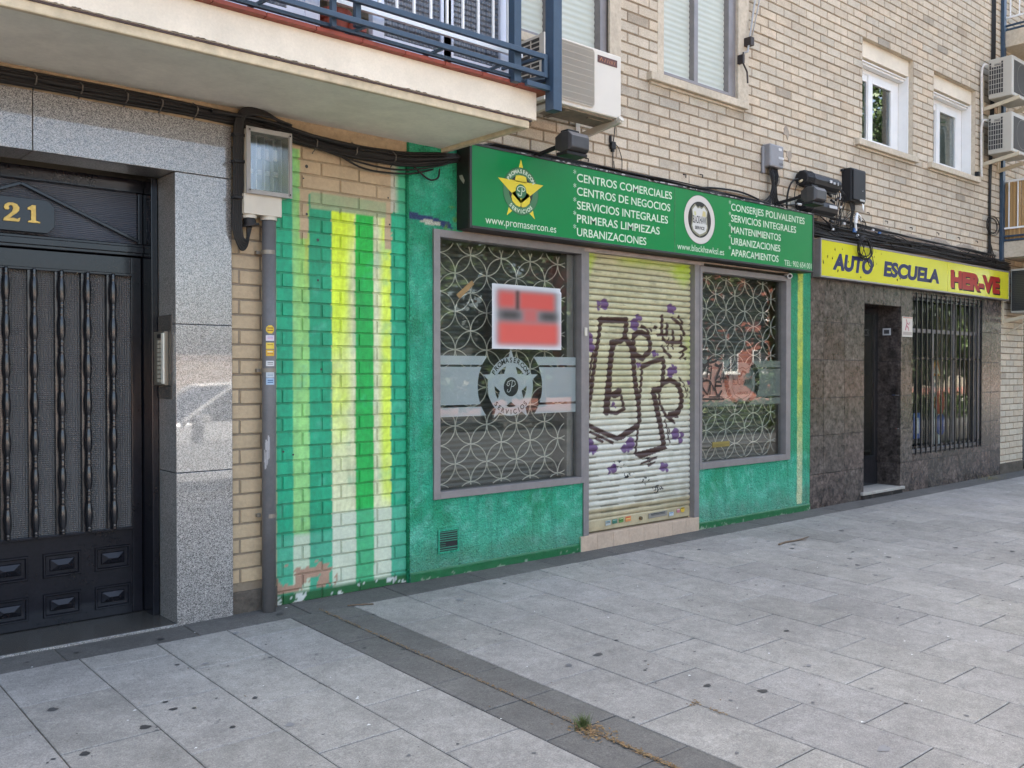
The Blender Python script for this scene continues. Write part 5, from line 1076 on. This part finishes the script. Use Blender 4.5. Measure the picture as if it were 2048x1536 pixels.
for pts in ([(2.3, -.05, 2.65), (2.55, -.06, 2.585), (2.9, -.05, 2.535), (3.2, -.05, 2.53), (3.5, -.05, 2.60), (3.68, -.05, 2.68)], [(2.55, -.04, 2.60), (2.75, -.05, 2.56), (2.95, -.05, 2.50), (3.25, -.04, 2.515), (3.45, -.04, 2.57)], [(3.3, -.04, 2.57), (3.4, -.06, 2.50), (3.48, -.05, 2.52), (3.5, -.04, 2.58)]): p.tube(smooth_path(pts), .006, 6)
p.tube(smooth_path([(2.0, -.09, 2.655), (2.3, -.085, 2.66), (2.6, -.07, 2.63), (2.9, -.06, 2.62)]), .011, 7)
obj('loose_cable', p, m_cable, T, smooth=True)
p = MB()
for x in (1.17, 1.37, 1.58, 1.75, 1.93, 2.62, 2.88, 3.15): p.tube([(x, -.014, 2.70 if x < 2.3 else 2.65), (x + .004, -.07, 2.665 if x < 2.3 else 2.61), (x + .002, -.07, 2.64 if x < 2.3 else 2.58), (x, -.014, 2.615 if x < 2.3 else 2.545)], .0035, 5)
obj('cable_tie', p, M('tie_grey', A(110, 104, 96), .6), T)
T = thing('cable_loop', 'black cables looping down beside the fuse box and up into its gland', 'cable loop', (2.15, -.06, 2.0))
p = MB()
for k in range(5):
    o = .012 * (k - 2); d = .004 * k
    p.tube(smooth_path([(2.42 + o, -.09 - d, 2.655), (2.30, -.095 - d, 2.70 - .006 * k), (2.20 + o * .5, -.085 - d, 2.705 - .008 * k), (2.155 + o * .7, -.075 - d, 2.64), (2.148 + o * .8, -.065 - d, 2.50), (2.150 + o * .8, -.06 - d, 2.30), (2.145 + o * .8, -.055 - d, 2.12), (2.150 + o * .8, -.055 - d, 2.04 - o * .4), (2.178 + o * .3, -.055 - d, 1.985 + o), (2.205, -.055 - d * .5, 2.005 + o * .6), (2.218 + o * .4, -.057, 2.09)]), .0078, 8)
obj('cable', p, m_cable, T, smooth=True)
p = MB()
for z in (2.56, 2.42, 2.23): p.box(2.118, 2.182, -.092, -.048, z - .008, z + .008)
p.box(2.182, 2.196, -.08, -.05, 2.225, 2.245); obj('cable_tie', p, m_plastic, T, bevel=.003)
def zsign(x, o):
    return np.interp(x, [3.65, 3.9, 4.6, 5.6, 6.4, 7.0, 7.8], [2.70, 2.785, 2.79, 2.785, 2.78, 2.775, 2.72]) + .016 * o
T = thing('cable_bundle', 'black cables lying along the top of the green sign', 'cable bundle', (5.7, -.06, 2.77))
p = MB(); wander(3.66, 7.85, zsign, -.03, 9, amp=.005, yam=.03, mb=p, r=(.004, .008)); p.tube(smooth_path([(5.2, -.03, 2.78), (5.9, -.03, 2.79), (6.35, -.03, 2.835), (6.7, -.03, 2.85), (6.95, -.04, 2.82), (7.1, -.05, 2.77)]), .008, 7); p.tube([(3.7, -.05, 2.765), (5.5, -.05, 2.768), (7.75, -.05, 2.765)], .014, 8); obj('cable', p, m_cable, T, smooth=True)
def zyel(x, o): return np.interp(x, [7.7, 8.1, 9, 10.5, 12.0, 12.6], [2.67, 2.655, 2.655, 2.66, 2.655, 2.64]) + np.interp(x, [7.7, 8.5, 12], [.075, .070, .055]) * o
T = thing('cable_bundle', 'messy tangle of black cables above the yellow sign', 'cable bundle', (10, -.05, 2.65))
p = MB(); wander(7.66, 12.5, zyel, -.012, 44, amp=.010, yam=.022, mb=p, r=(.004, .009)); wander(8.2, 12.1, lambda x, o: np.interp(x, [8.2, 8.9, 10.3, 12.1], [2.78, 2.755, 2.745, 2.735]) + .012 * o, -.03, 4, amp=.008, mb=p, r=(.006, .010)); obj('cable', p, m_cable, T, smooth=True)
p = MB()
for _ in range(34):
    x = rng.uniform(7.8, 11.8); l = rng.uniform(.2, .9); d = rng.uniform(-.06, .09)
    p.tube(smooth_path([(x, -.05, 2.66 + rng.uniform(-.06, .06)), (x + l * .3, -.07, 2.66 + d), (x + l * .7, -.07, 2.66 + d * .6), (x + l, -.05, 2.66 + rng.uniform(-.06, .06))]), rng.uniform(.002, .005), 5)
for k in range(7): p.tube(smooth_path([(8.0 + k * .05, -.04, 2.78 - k * .02), (8.3, -.05, 2.70 - .01 * k), (8.7 + k * .06, -.06, 2.72), (9.0 + k * .1, -.05, 2.70)]), .005, 5)
obj('loose_cable', p, m_cable, T, smooth=True)
p = MB()
for x, z in ((8.36, 2.735), (8.93, 2.73), (8.15, 2.66), (8.62, 2.645)): p.box(x, x + .03, -.085, -.07, z, z + .02, A(225, 225, 225))
p.box(8.55, 8.60, -.085, -.07, 2.68, 2.72, A(60, 110, 170)); p.box(9.06, 9.10, -.085, -.07, 2.715, 2.735, A(60, 110, 170)); obj('tape_wrap', p, m_attr, T)
T = thing('cable_coil', 'coil of spare black cable hanging over the yellow sign', 'cable coil', (8.68, -.12, 2.55))
p = MB()
for k in range(6):
    r = .125 + rng.normal(0, .008); cx_, cz_ = 8.69 + rng.normal(0, .012), 2.535 + rng.normal(0, .01)
    p.tube([(cx_ + r * math.cos(t), -.115 - .006 * k + .01 * math.sin(t * 2), cz_ + r * .86 * math.sin(t)) for t in np.linspace(0, 2 * math.pi, 33)], .0042, 5, cap=False)
for pts in ([(8.60, -.09, 2.66), (8.68, -.12, 2.58), (8.66, -.125, 2.50), (8.62, -.12, 2.44)], [(8.66, -.09, 2.66), (8.72, -.12, 2.46), (8.80, -.12, 2.36), (8.88, -.12, 2.37), (8.86, -.11, 2.48), (8.80, -.1, 2.60)]): p.tube(smooth_path(pts), .004, 5)
obj('cable', p, m_cable, T, smooth=True)
T = thing('cable_run', 'black cables running down the far brick corner with a small coil', 'cable run', (11.95, -.02, 3.2))
p = MB()
for k in range(4): p.tube(smooth_path([(12.02 + .03 * k, -.012, 6.2), (12.0 + .035 * k, -.015, 5.2), (11.98 + .03 * k, -.014, 4.4), (11.955 + .015 * k, -.016, 3.6), (11.95 + .012 * k, -.02, 3.1), (11.94 + .02 * k, -.02, 2.75)]), .007, 6)
for k in range(5): p.tube(smooth_path([(11.96, -.02, 2.95), (11.97 + .03 * k - .06, -.03, 2.80), (12.0 + .08 * k - .2, -.03, 2.70)]), .005, 5)
for k in range(5):
    r = .10 + rng.normal(0, .012); p.tube([(11.97 + r * 1.5 * math.cos(t), -.04 - .006 * k, 3.10 + rng.normal(0, .001) + r * .9 * math.sin(t)) for t in np.linspace(0, 6.28, 25)], .004, 5, cap=False)
obj('cable', p, m_cable, T, smooth=True)

T = thing('junction_box', 'grey telecom box with a fan of black cables under it', 'telecom box', (7.19, -.04, 3.1))
p = MB(); p.box(7.088, 7.300, -.090, -.004, 3.118, 3.318); p.box(7.07, 7.11, -.03, -.001, 3.06, 3.30); obj('case', p, M('grey_case', A(150, 150, 152), .4, noise=[(10, .1)]), T, bevel=.012)
p = MB(); p.box(7.215, 7.262, -.0925, -.090, 3.270, 3.292, A(226, 226, 226)); p.box(7.215, 7.232, -.0925, -.090, 3.196, 3.216, A(226, 226, 226)); p.box(7.238, 7.262, -.0925, -.090, 3.196, 3.216, A(226, 226, 226)); p.box(7.268, 7.296, -.0925, -.090, 3.196, 3.216, A(226, 226, 226)); text(p, '1004', 7.222, 3.140, .024, -.0928, .065, c=(.02, .02, .02)); obj('marking', p, m_attr, T)
p = MB()
for k in range(24):
    a = rng.uniform(-1, 1); p.tube(smooth_path([(7.19 + .07 * a, -.05, 3.12), (7.18 + .045 * a, -.055 - rng.uniform(0, .03), 3.02), (7.18 + .035 * a, -.05 - rng.uniform(0, .03), 2.92), (7.17 + .10 * a, -.06, 2.83), (7.16 + .26 * a, -.06, 2.77)]), .0052, 5)
for k in range(6): a = rng.uniform(-1, 1); p.tube(smooth_path([(7.19 + .08 * a, -.06, 3.10), (7.19 + .14 * a, -.08, 3.06), (7.2 + .12 * a, -.09, 2.99), (7.18 + .05 * a, -.07, 2.93)]), .0022, 4)
obj('cable', p, m_cable, T, smooth=True)
def closure(label, x0, x1, z, y, r, marks):
    T = thing('splice_closure', label, 'cable closure', (x0, y, z), 'black cable splice closures')
    p = MB(); p.tube([(x0, y, z), (x0 + .008, y, z), (x0 + .11, y, z), (x0 + .112, y, z), (x0 + .14, y, z), (x0 + .142, y, z), (x1 - .03, y, z), (x1, y, z)], [r * .86, r * 1.02, r * 1.02, r * 1.10, r * 1.10, r * .98, r * .92, r * .7], 10); obj('body', p, m_plastic, T, bevel=.003)
    p = MB(); p.box(x0 + .12, x1 - .02, y - .012, y + .012, z - r * 1.08, z - r * .9); p.box(x0 + .12, x1 - .05, y - r * .3, -.0, z - .02, z + .02)
    for k in range(6): p.cyl((x0 + .02 + .02 * k, y, z), (x0 + .026 + .02 * k, y, z), r * 1.06, n=10)
    obj('rib', p, m_plastic, T)
    p = MB()
    for xa, xb, za, zb in marks: p.box(xa, xb, y - r * 1.0 - .002, y - r * .94, za, zb, A(206, 206, 206))
    obj('marking', p, m_attr, T); return T
closure('upper black splice closure beside the green sign', 7.57, 8.20, 3.075, -.10, .072, ((7.945, 7.985, 3.07, 3.095), (8.01, 8.03, 3.065, 3.085), (8.037, 8.045, 3.065, 3.085), (8.09, 8.097, 3.06, 3.09)))
closure('lower black splice closure with white label beside the green sign', 7.55, 8.13, 2.835, -.11, .066, ((7.93, 8.07, 2.835, 2.862),))
T = thing('splice_tangle', 'thin wires with small black plugs hanging between the splice closures and the upright box', 'wires', (8.25, -.08, 2.8))
p = MB()
for k in range(17):
    x = 8.17 + rng.uniform(0, .22); p.tube(smooth_path([(8.16 + rng.uniform(0, .06), -.09, 3.12 - rng.uniform(0, .08)), (x, -.09 - rng.uniform(0, .03), 3.0), (x + rng.normal(0, .03), -.08, 2.86), (x + rng.normal(0, .05), -.07, 2.70 + rng.uniform(-.03, .03))]), rng.uniform(.002, .0042), 5)
for k in range(4): p.tube(smooth_path([(8.3, -.07, 2.72), (8.5, -.08, 2.80 + .03 * k), (8.62, -.08, 2.84), (8.70 + .03 * k, -.08, 2.78), (8.66, -.07, 2.70)]), .003, 5)
obj('wire', p, m_cable, T, smooth=True)
p = MB()
for x, z, a in ((8.08, 2.985, -20), (8.14, 2.93, -15), (8.22, 2.965, 30), (8.12, 2.735, -10), (8.10, 2.69, -50), (8.30, 3.02, 40)): c_, s_ = math.cos(R(a)) * .032, math.sin(R(a)) * .032; p.tube([(x - c_, -.09, z - s_), (x + c_, -.09, z + s_)], .012, 8)
obj('plug', p, m_plastic, T)
p = MB()
for x, z0, z1 in ((8.255, 2.96, 3.02), (8.27, 2.88, 2.90)): p.tube([(x, -.10, z0), (x + .003, -.10, z1)], .006, 6)
obj('white_sleeve', p, m_white, T)
T = thing('terminal_box', 'upright black terminal box with white torn tape below it', 'terminal box', (8.6, -.05, 2.95))
p = MB(); p.box(8.455, 8.735, -.105, -.004, 2.975, 3.300); p.box(8.475, 8.715, -.120, -.105, 2.990, 3.285); p.box(8.425, 8.46, -.03, -.004, 3.27, 3.295); p.box(8.425, 8.46, -.03, -.004, 2.985, 3.01); obj('case', p, m_plastic, T, bevel=.014)
p = MB(); p.add([(8.645, -.122, 3.085), (8.660, -.122, 3.085), (8.6525, -.122, 3.100)], [(0, 1, 2)], A(200, 200, 196)); p.box(8.60, 8.69, -.123, -.119, 2.985, 3.003, A(190, 190, 186)); obj('marking', p, m_attr, T)
p = MB()
for k in range(9): x = 8.50 + .012 * k; p.tube(smooth_path([(x, -.06, 2.98), (8.53 + .008 * k, -.065, 2.90), (8.53 + rng.normal(0, .02), -.07, 2.80), (8.55 + rng.normal(0, .06), -.07, 2.68)]), .0045, 5)
p.tube(smooth_path([(8.62, -.07, 2.86), (8.74, -.08, 2.83), (8.80, -.08, 2.76), (8.74, -.07, 2.70)]), .003, 5); obj('cable', p, m_cable, T, smooth=True)
p = MB(); p.tube(smooth_path([(8.60, -.09, 2.87), (8.575, -.095, 2.82), (8.57, -.09, 2.76), (8.60, -.08, 2.70)]), [.014] * 6 + [.018] * 6 + [.012] * 7, 7); p.tube(smooth_path([(8.59, -.09, 2.87), (8.65, -.10, 2.84), (8.68, -.09, 2.80)]), .007, 6); p.add([(8.66, -.11, 2.975), (8.72, -.10, 2.96), (8.69, -.11, 2.90), (8.665, -.115, 2.92)], [(0, 1, 2, 3)]); obj('torn_tape', p, m_white, T)
# feed cables of the closures
T = thing('feed_cable', 'black feeder cable curving up from the green sign to the upper closure', 'cable', (7.4, -.06, 2.8))
p = MB(); p.tube(smooth_path([(7.40, -.06, 2.74), (7.40, -.06, 2.86), (7.42, -.07, 2.97), (7.47, -.08, 3.04), (7.53, -.09, 3.06)]), .009, 7); p.tube(smooth_path([(7.60, -.11, 2.72), (7.50, -.10, 2.80), (7.46, -.10, 2.90), (7.50, -.10, 3.0), (7.57, -.11, 3.04)]), .004, 6); p.tube([(7.15, -.06, 2.78), (7.40, -.09, 2.81), (7.54, -.11, 2.825)], .006, 6); obj('cable', p, m_cable, T, smooth=True)
p = MB(); p.tube([(7.535, -.105, 3.035), (7.575, -.108, 3.055)], .010, 8, c=A(226, 210, 170)); p.tube([(7.50, -.105, 2.826), (7.55, -.11, 2.828)], .012, 8, c=A(226, 226, 220)); obj('sleeve', p, m_attr, T)

def floodlight(label):
    T = thing('floodlight', label, 'floodlight', (4.262, -.10, 2.757), 'black floodlights above the green sign')
    p = MB(); p.obox((4.262, -.02, 2.757), (4.262, -.335, 2.792), .020, .026); p.box(4.242, 4.282, -.10, -.03, 2.745, 2.765); p.obox((4.262, -.315, 2.79), (4.262, -.385, 2.802), .028, .036); obj('arm', p, m_plastic, T, bevel=.003)
    p = MB()
    # housing: tapered box, back rounded, glass towards the sign
    def ring_(y, z0, z1, hw): return [(4.262 - hw, y, z0), (4.262 + hw, y, z0), (4.262 + hw, y, z1), (4.262 - hw, y, z1)]
    L_ = [ring_(-.375, 2.795, 2.812, .05), ring_(-.385, 2.745, 2.826, .088), ring_(-.450, 2.715, 2.850, .094), ring_(-.510, 2.728, 2.846, .090), ring_(-.535, 2.742, 2.815, .078)]
    v = [q for r in L_ for q in r]; f = [(4 * k + i, 4 * k + (i + 1) % 4, 4 * k + 4 + (i + 1) % 4, 4 * k + 4 + i) for k in range(4) for i in range(4)] + [(3, 2, 1, 0), (16, 17, 18, 19)]
    p.add(v, f); obj('housing', p, M('lamp_housing', A(62, 60, 60), .45, noise=[(12, .35)], spec=.6), T, bevel=.006)
    p = MB(); p.box(4.17, 4.354, -.505, -.40, 2.700, 2.722); p.box(4.21, 4.314, -.47, -.40, 2.848, 2.872); obj('rim', p, m_plastic, T, bevel=.004)
    p = MB(); p.tube(smooth_path([(4.24, -.36, 2.80), (4.24, -.385, 2.86), (4.24, -.42, 2.865)]), .005, 6); obj('cable', p, m_cable, T); return T
f1 = floodlight('dusty black floodlight on an arm above the star emblem')
f2 = copy_tree(f1, (2.92, 0, .030)); f2['label'] = 'black floodlight on an arm in front of the splice closures'
T = thing('wall_connector', 'small black connector with thin wires on the brick above the green sign', 'connector', (5.12, -.03, 3.0))
p = MB(); p.box(5.105, 5.150, -.030, -.004, 2.965, 3.02); p.box(5.095, 5.110, -.025, -.008, 3.01, 3.065); p.box(5.115, 5.14, -.026, -.006, 2.945, 2.965); obj('body', p, m_plastic, T, bevel=.003)
p = MB()
p.tube(smooth_path([(5.16, -.012, 3.16), (5.145, -.016, 3.08), (5.13, -.018, 3.0), (5.13, -.016, 2.90), (5.13, -.016, 2.80)]), .004, 5); p.tube(smooth_path([(5.145, -.02, 3.01), (5.19, -.02, 2.98), (5.225, -.02, 2.90), (5.225, -.02, 2.80)]), .0032, 5); p.tube([(5.142, -.015, 2.88), (5.152, -.015, 2.78)], .003, 5); obj('wire', p, m_cable, T, smooth=True)
T = thing('clothesline_pole', 'thin metal clothesline pole hooked on the brick beside the wide window', 'clothesline pole', (6.8, -.05, 4.0))
p = MB(); p.tube([(6.96, -.04, 5.2), (6.900, -.05, 4.52), (6.815, -.055, 4.16), (6.80, -.05, 4.06), (6.735, -.05, 4.035)], .009, 7, c=A(190, 190, 186)); p.tube([(6.99, -.07, 5.2), (6.925, -.08, 4.52), (6.83, -.075, 4.20)], .006, 6, c=A(190, 190, 186)); obj('rod', p, m_attr, T, smooth=True)
p = MB(); p.tube([(6.735, -.05, 4.04), (6.725, -.05, 3.955), (6.79, -.05, 3.885), (6.80, -.05, 3.79)], .008, 7); p.box(6.80, 6.85, -.08, -.01, 4.115, 4.185); p.box(6.715, 6.74, -.06, -.002, 3.945, 4.02); obj('hook', p, M('hook_brown', A(52, 40, 34), .6), T)
# nail stubs and old plugs in the brick
nl = MB()
for x, z in ((5.98, 3.00 - .1), (4.85, 2.86), (6.20, 2.93), (9.35, 2.885), (9.9, 2.875), (10.55, 2.88), (11.1, 2.88), (11.6, 2.885), (8.96, 2.93), (3.55, 2.80)): nl.tube([(x, .0, z), (x + .012, -.022, z - .006), (x + .010, -.022, z - .028)], .005, 6)
o_ = obj('nail', nl, M('rust', A(58, 44, 38), .8), B)
pt = MB()
for x, z, s in ((7.47, 3.50, 1), (7.52, 3.29, .9), (5.20, 3.46, 1.1)):
    a = [(x + .045 * s * (1 + .3 * rng.normal()) * math.cos(t), z + .05 * s * (1 + .3 * rng.normal()) * math.sin(t)) for t in np.linspace(0, 6.28, 12, endpoint=False)]; pt.prism(a, -.006, .004)
obj('mortar_patch', pt, m_cement, B)

# ---------------------------------------------------------------- small things on the pavement
def grass(name, label, x, y, n, h, spread, col):
    p = MB()
    for _ in range(n):
        a = rng.uniform(0, 6.28); r = abs(rng.normal(0, spread)); bx, by = x + r * math.cos(a), y + r * .5 * math.sin(a); hh = h * rng.uniform(.4, 1.1); lx, ly = rng.normal(0, h * .35), rng.normal(0, h * .35); w_ = .0016
        z = SL * by; c = np.array(col) * rng.uniform(.6, 1.3)
        p.add([(bx - w_, by, z), (bx + w_, by, z), (bx + lx * .4 + w_ * .8, by + ly * .4, z + hh * .6), (bx + lx * .4 - w_ * .8, by + ly * .4, z + hh * .6), (bx + lx, by + ly, z + hh)], [(0, 1, 2, 3), (3, 2, 4)], c)
    return tag(obj(name, p, m_leaf), label, 'weed')
grass('weed_tuft', 'green weed tuft in the pavement joint among dry leaves', 2.545, -2.235, 110, .058, .020, A(112, 128, 66, .45))
grass('weed_tuft', 'dry weeds growing at the foot of the wall by the far brick pier', 11.75, -.14, 160, .06, .22, A(140, 130, 80))
p = MB()
def litter(x, y, sx, sy, n, s=(.004, .014)):
    for _ in range(n):
        a = x + rng.normal(0, sx); b = y + rng.normal(0, sy); l = rng.uniform(*s); t = rng.uniform(0, 3.14); z = SL * b + .003 + rng.uniform(0, .006); c = np.array(A(158, 126, 82, .5)) * rng.uniform(.4, 1.2) * np.array([1, rng.uniform(.9, 1.05), rng.uniform(.7, 1.1)])
        dx, dy = l * math.cos(t), l * math.sin(t); p.add([(a - dx, b - dy, z), (a + dy * .35, b - dx * .35, z + .002), (a + dx, b + dy, z + rng.uniform(0, .004)), (a - dy * .35, b + dx * .35, z)], [(0, 1, 2, 3)], c)
litter(2.545, -2.28, .030, .045, 240, (.004, .012)); litter(2.545, -2.55, .008, .12, 240, (.003, .010)); litter(2.54, -2.9, .014, .09, 140, (.003, .011))
for k in range(60): litter(2.549, -.25 - 2.6 * k / 60, .005, .02, 14, (.002, .007))
litter(3.085, -2.36, .02, .012, 26, (.003, .009)); litter(3.08, -2.46, .005, .04, 26, (.003, .009))
for k in range(70): litter(2.42 + 5.4 * k / 70, -.012, .04, .008, 3, (.002, .005))
for k in range(40): litter(rng.uniform(.9, 6), -rng.uniform(.1, 3), .02, .02, 1, (.003, .008))
obj('dry_leaf_litter', p, m_leaf, kind='stuff')
T = MB(); T.tube(smooth_path([(6.19, -.765, SL * -.765 + .006), (6.32, -.75, -.016), (6.45, -.765, -.015), (6.64, -.745, -.014)], 4), [.008] * 6 + [.006] * 4 + [.004] * 3, 6); T.tube([(6.45, -.765, -.015), (6.52, -.80, -.016)], .003, 5)
tag(obj('twig', T, m_bark, smooth=True), 'thin broken twig lying on the pavement before the oval badge window', 'twig')
T = MB(); T.tube([(2.71, -.235, -.003), (2.77, -.262, -.002), (2.84, -.30, -.003)], .004, 5); T.tube([(2.75, -.25, -.002), (2.79, -.285, -.003)], .003, 5)
tag(obj('twig', T, m_bark), 'short dark twig on the slabs before the striped pier', 'twig')

# ---------------------------------------------------------------- across the street (seen as reflections)
E_ = thing('brick_apartment_block', 'tall red brick apartment block across the street, mirrored in the shop windows', 'building', (30, -25, 0))
p = MB(); p.box(44, 57, -44, -30, -.5, 19)
obj('wall', p, M('red_brick', A(180, 104, 80, .55), .9, noise=[(1.5, .12), (30, .2)]), E_)
p = MB(); p.box(43.9, 57.1, -44, -29.95, 5, 5.25); p.box(43.9, 57.1, -44.1, -29.9, 19, 19.3); obj('cornice', p, m_white, E_)
G_ = MB(); G_.box(-60, 140, -32, -19.5, -.5, -.16); obj('plaza', G_, M('red_paving', A(180, 116, 98, .5), .9, noise=[(1, .1), (20, .15)]), kind='structure')
G_ = MB(); G_.box(-60, 19, -32.6, -32.0, -.5, 1.85); G_.box(-60, 19, -32.65, -31.95, 1.85, 1.95); tag(obj('garden_wall', G_, m_plaster), 'long low white wall across the street, mirrored in the granite', 'wall')
wf = MB(); bar_frame(wf, -.8, .8, 0, 1.5, .08, .08, .08, .08, 0, .06); wf.box(-.04, .04, 0, .06, .08, 1.42); wf.box(-.9, .9, -.02, .16, -.1, 0)
wp = MB(); wp.box(-.72, .72, .0, .02, .08, 1.42)
w0 = obj('window', wf, m_white, E_); g0 = obj('pane', wp, M('far_glass', (.03, .035, .04), .05), w0)
def put_win(x, y, z, first=[True]):
    o = w0 if first[0] else copy_tree(w0, (0, 0, 0), E_)
    first[0] = False; o.location = (x - 30, y + 25, z)
for k in range(4):
    for fl in range(6): put_win(45.6 + 3.2 * k, -29.99, 1.2 + 2.9 * fl + (.6 if fl else 0))
def leaves(p, cx_, cy_, cz_, rx, ry, rz, n, s=.14):
    d = rng.normal(size=(n, 3)); d /= np.linalg.norm(d, axis=1)[:, None]; r = rng.uniform(.35, 1, n) ** .5
    c = np.array([cx_, cy_, cz_]) + d * r[:, None] * np.array([rx, ry, rz]); a = rng.normal(size=(n, 3)); b = rng.normal(size=(n, 3))
    a /= np.linalg.norm(a, axis=1)[:, None]; b -= a * (a * b).sum(1)[:, None]; b /= np.linalg.norm(b, axis=1)[:, None]; l = rng.uniform(.5, 1.2, n)[:, None] * s
    v = np.stack([c - a * l, c + b * l * .5, c + a * l, c - b * l * .5], 1).reshape(-1, 3); g = (np.array([.062, .105, .022]) * rng.uniform(.5, 1.6, (n, 1))).repeat(4, 0)
    p.add(v, [(4 * i, 4 * i + 1, 4 * i + 2, 4 * i + 3) for i in range(n)], g)
def tree(x, y, h, label, seed, lo=.25):
    T = thing('street_tree', label, 'tree', (x, y, -.2), 'trees across the street')
    p = MB(); p.tube([(x, y, -.2), (x + .05, y, h * .25), (x - .05, y + .1, h * .5), (x + .1, y, h * .75)], [.17, .13, .10, .05], 10)
    for k in range(6): a = k * 1.05 + seed; p.tube([(x, y, h * (.36 + .05 * k)), (x + .8 * math.cos(a), y + .8 * math.sin(a), h * (.5 + .05 * k)), (x + 1.6 * math.cos(a), y + 1.6 * math.sin(a), h * (.58 + .05 * k))], [.07, .05, .02], 7)
    obj('trunk', p, m_bark, T, smooth=True)
    p = MB()
    for k in range(26): a = rng.uniform(0, 6.28); rr = rng.uniform(.2, 2.1); leaves(p, x + rr * math.cos(a), y + rr * math.sin(a), h * rng.uniform(lo, .98), rng.uniform(.7, 1.3), rng.uniform(.7, 1.3), rng.uniform(.5, .9), 260, .17)
    obj('crown', p, m_leaf, T)
TL = [(12.2, -14.2, 9.5, 'street tree across the road, first of the row'), (16.4, -15, 10.5, 'street tree across the road, second of the row'), (20.6, -14, 9.5, 'street tree across the road, third of the row'), (24.6, -14.4, 10.5, 'street tree across the road, fourth of the row'), (28.2, -13.5, 8.0, 'slender street tree across the road before the brick block'), (33, -14.5, 12, 'street tree in the middle of the row across the road'), (37, -14.5, 16, 'tall street tree across the road before the brick block'), (41.5, -14.5, 14, 'street tree across the road beyond the brick block'), (47, -14.5, 14, 'last street tree of the row across the road'), (17.5, -22, 11, 'tree standing in the red plaza across the street'), (26, -23, 11, 'second tree in the red plaza across the street')]
for i, (x, y, h, l) in enumerate(TL): tree(x, y, h, l, i * .7, .08 if x < 18 or x > 28 else .2)
p = MB()
x = 14.6
while x < 34: leaves(p, x, -9.2, .15, .6, .5, .48, 420, .06); x += .6
tag(obj('hedge', p, m_leaf), 'clipped green hedge across the street mirrored in the oval badge window', 'hedge')
def car(cx_, label, paint):
    C_ = thing('parked_car', label, 'car', (cx_, -7.6, -.31))
    cy_, g_ = -7.6, -.31; m_car = M('car_paint', paint, .2, coat=1.0); m_cg = M('car_glass', (.02, .025, .03), .03, spec=.8)
    prof = [(-2.05, .30, .62, .74), (-1.95, .22, .80, .80), (-1.2, .20, .92, .84), (-.75, .20, .98, .86), (.9, .20, 1.0, .87), (1.75, .22, .98, .85), (2.0, .30, .90, .80), (2.05, .35, .70, .76)]
    v = []; 
    for x, zb, zt, hw in prof: v += [(cx_ + x, cy_ - hw, g_ + zb), (cx_ + x, cy_ - hw, g_ + zt * .75), (cx_ + x, cy_ - hw * .92, g_ + zt), (cx_ + x, cy_ + hw * .92, g_ + zt), (cx_ + x, cy_ + hw, g_ + zt * .75), (cx_ + x, cy_ + hw, g_ + zb)]
    f = [(6 * k + i, 6 * k + (i + 1) % 6, 6 * k + 6 + (i + 1) % 6, 6 * k + 6 + i) for k in range(7) for i in range(6)] + [tuple(range(5, -1, -1)), tuple(range(42, 48))]
    p = MB(); p.add(v, f); obj('body', p, m_car, C_, smooth=False, bevel=.03)
    cab = [(-.85, .97, .97, .80), (-.15, .97, 1.40, .66), (.9, .98, 1.46, .66), (1.55, .98, 1.36, .64), (1.85, .97, .98, .76)]
    v = []
    for x, zb, zt, hw in cab: v += [(cx_ + x, cy_ - .80, g_ + zb), (cx_ + x, cy_ - hw, g_ + zt - .005), (cx_ + x, cy_ + hw, g_ + zt - .005), (cx_ + x, cy_ + .80, g_ + zb)]
    f = [(4 * k + i, 4 * k + i + 1, 4 * k + 5 + i, 4 * k + 4 + i) for k in range(4) for i in range(3)]; p = MB(); p.add(v, f); obj('window_glass', p, m_cg, C_)
    p = MB(); 
    for s in (-1, 1):
        p.tube([(cx_ - .85, cy_ + s * .80, g_ + .97), (cx_ - .15, cy_ + s * .66, g_ + 1.40), (cx_ + .9, cy_ + s * .66, g_ + 1.46), (cx_ + 1.55, cy_ + s * .64, g_ + 1.36), (cx_ + 1.85, cy_ + s * .76, g_ + .98)], .035, 6); p.obox((cx_ + .55, cy_ + s * .82, g_ + .97), (cx_ + .5, cy_ + s * .66, g_ + 1.44), .07, .05)
    p.add([(cx_ - .15, cy_ - .66, g_ + 1.41), (cx_ - .15, cy_ + .66, g_ + 1.41), (cx_ + .9, cy_ + .66, g_ + 1.475), (cx_ + .9, cy_ - .66, g_ + 1.475), (cx_ + 1.55, cy_ + .64, g_ + 1.37), (cx_ + 1.55, cy_ - .64, g_ + 1.37)], [(0, 1, 2, 3), (3, 2, 4, 5)]); obj('roof', p, m_car, C_)
    for sx in (-1.3, 1.25):
        for s in (-1, 1):
            p = MB(); p.cyl((cx_ + sx, cy_ + s * .70, g_ + .31), (cx_ + sx, cy_ + s * .885, g_ + .31), .31, n=28); t = obj('wheel', p, m_plastic, C_, bevel=.03)
            p = MB(); p.cyl((cx_ + sx, cy_ + s * .885, g_ + .31), (cx_ + sx, cy_ + s * .90, g_ + .31), .20, n=20); obj('rim', p, m_alu, t)
    for s in (-1, 1):
        p = MB(); p.box(cx_ - 2.06, cx_ - 1.90, cy_ + s * .6 - .14, cy_ + s * .6 + .14, g_ + .60, g_ + .74); obj('headlight', p, m_white, C_, bevel=.02)
        p = MB(); p.box(cx_ - .70, cx_ - .55, cy_ + s * .93 - .08, cy_ + s * .93 + .06, g_ + .96, g_ + 1.07); obj('mirror', p, m_car, C_, bevel=.02)
car(5.4, 'white hatchback parked at the kerb, mirrored in the granite', (.75, .75, .75))
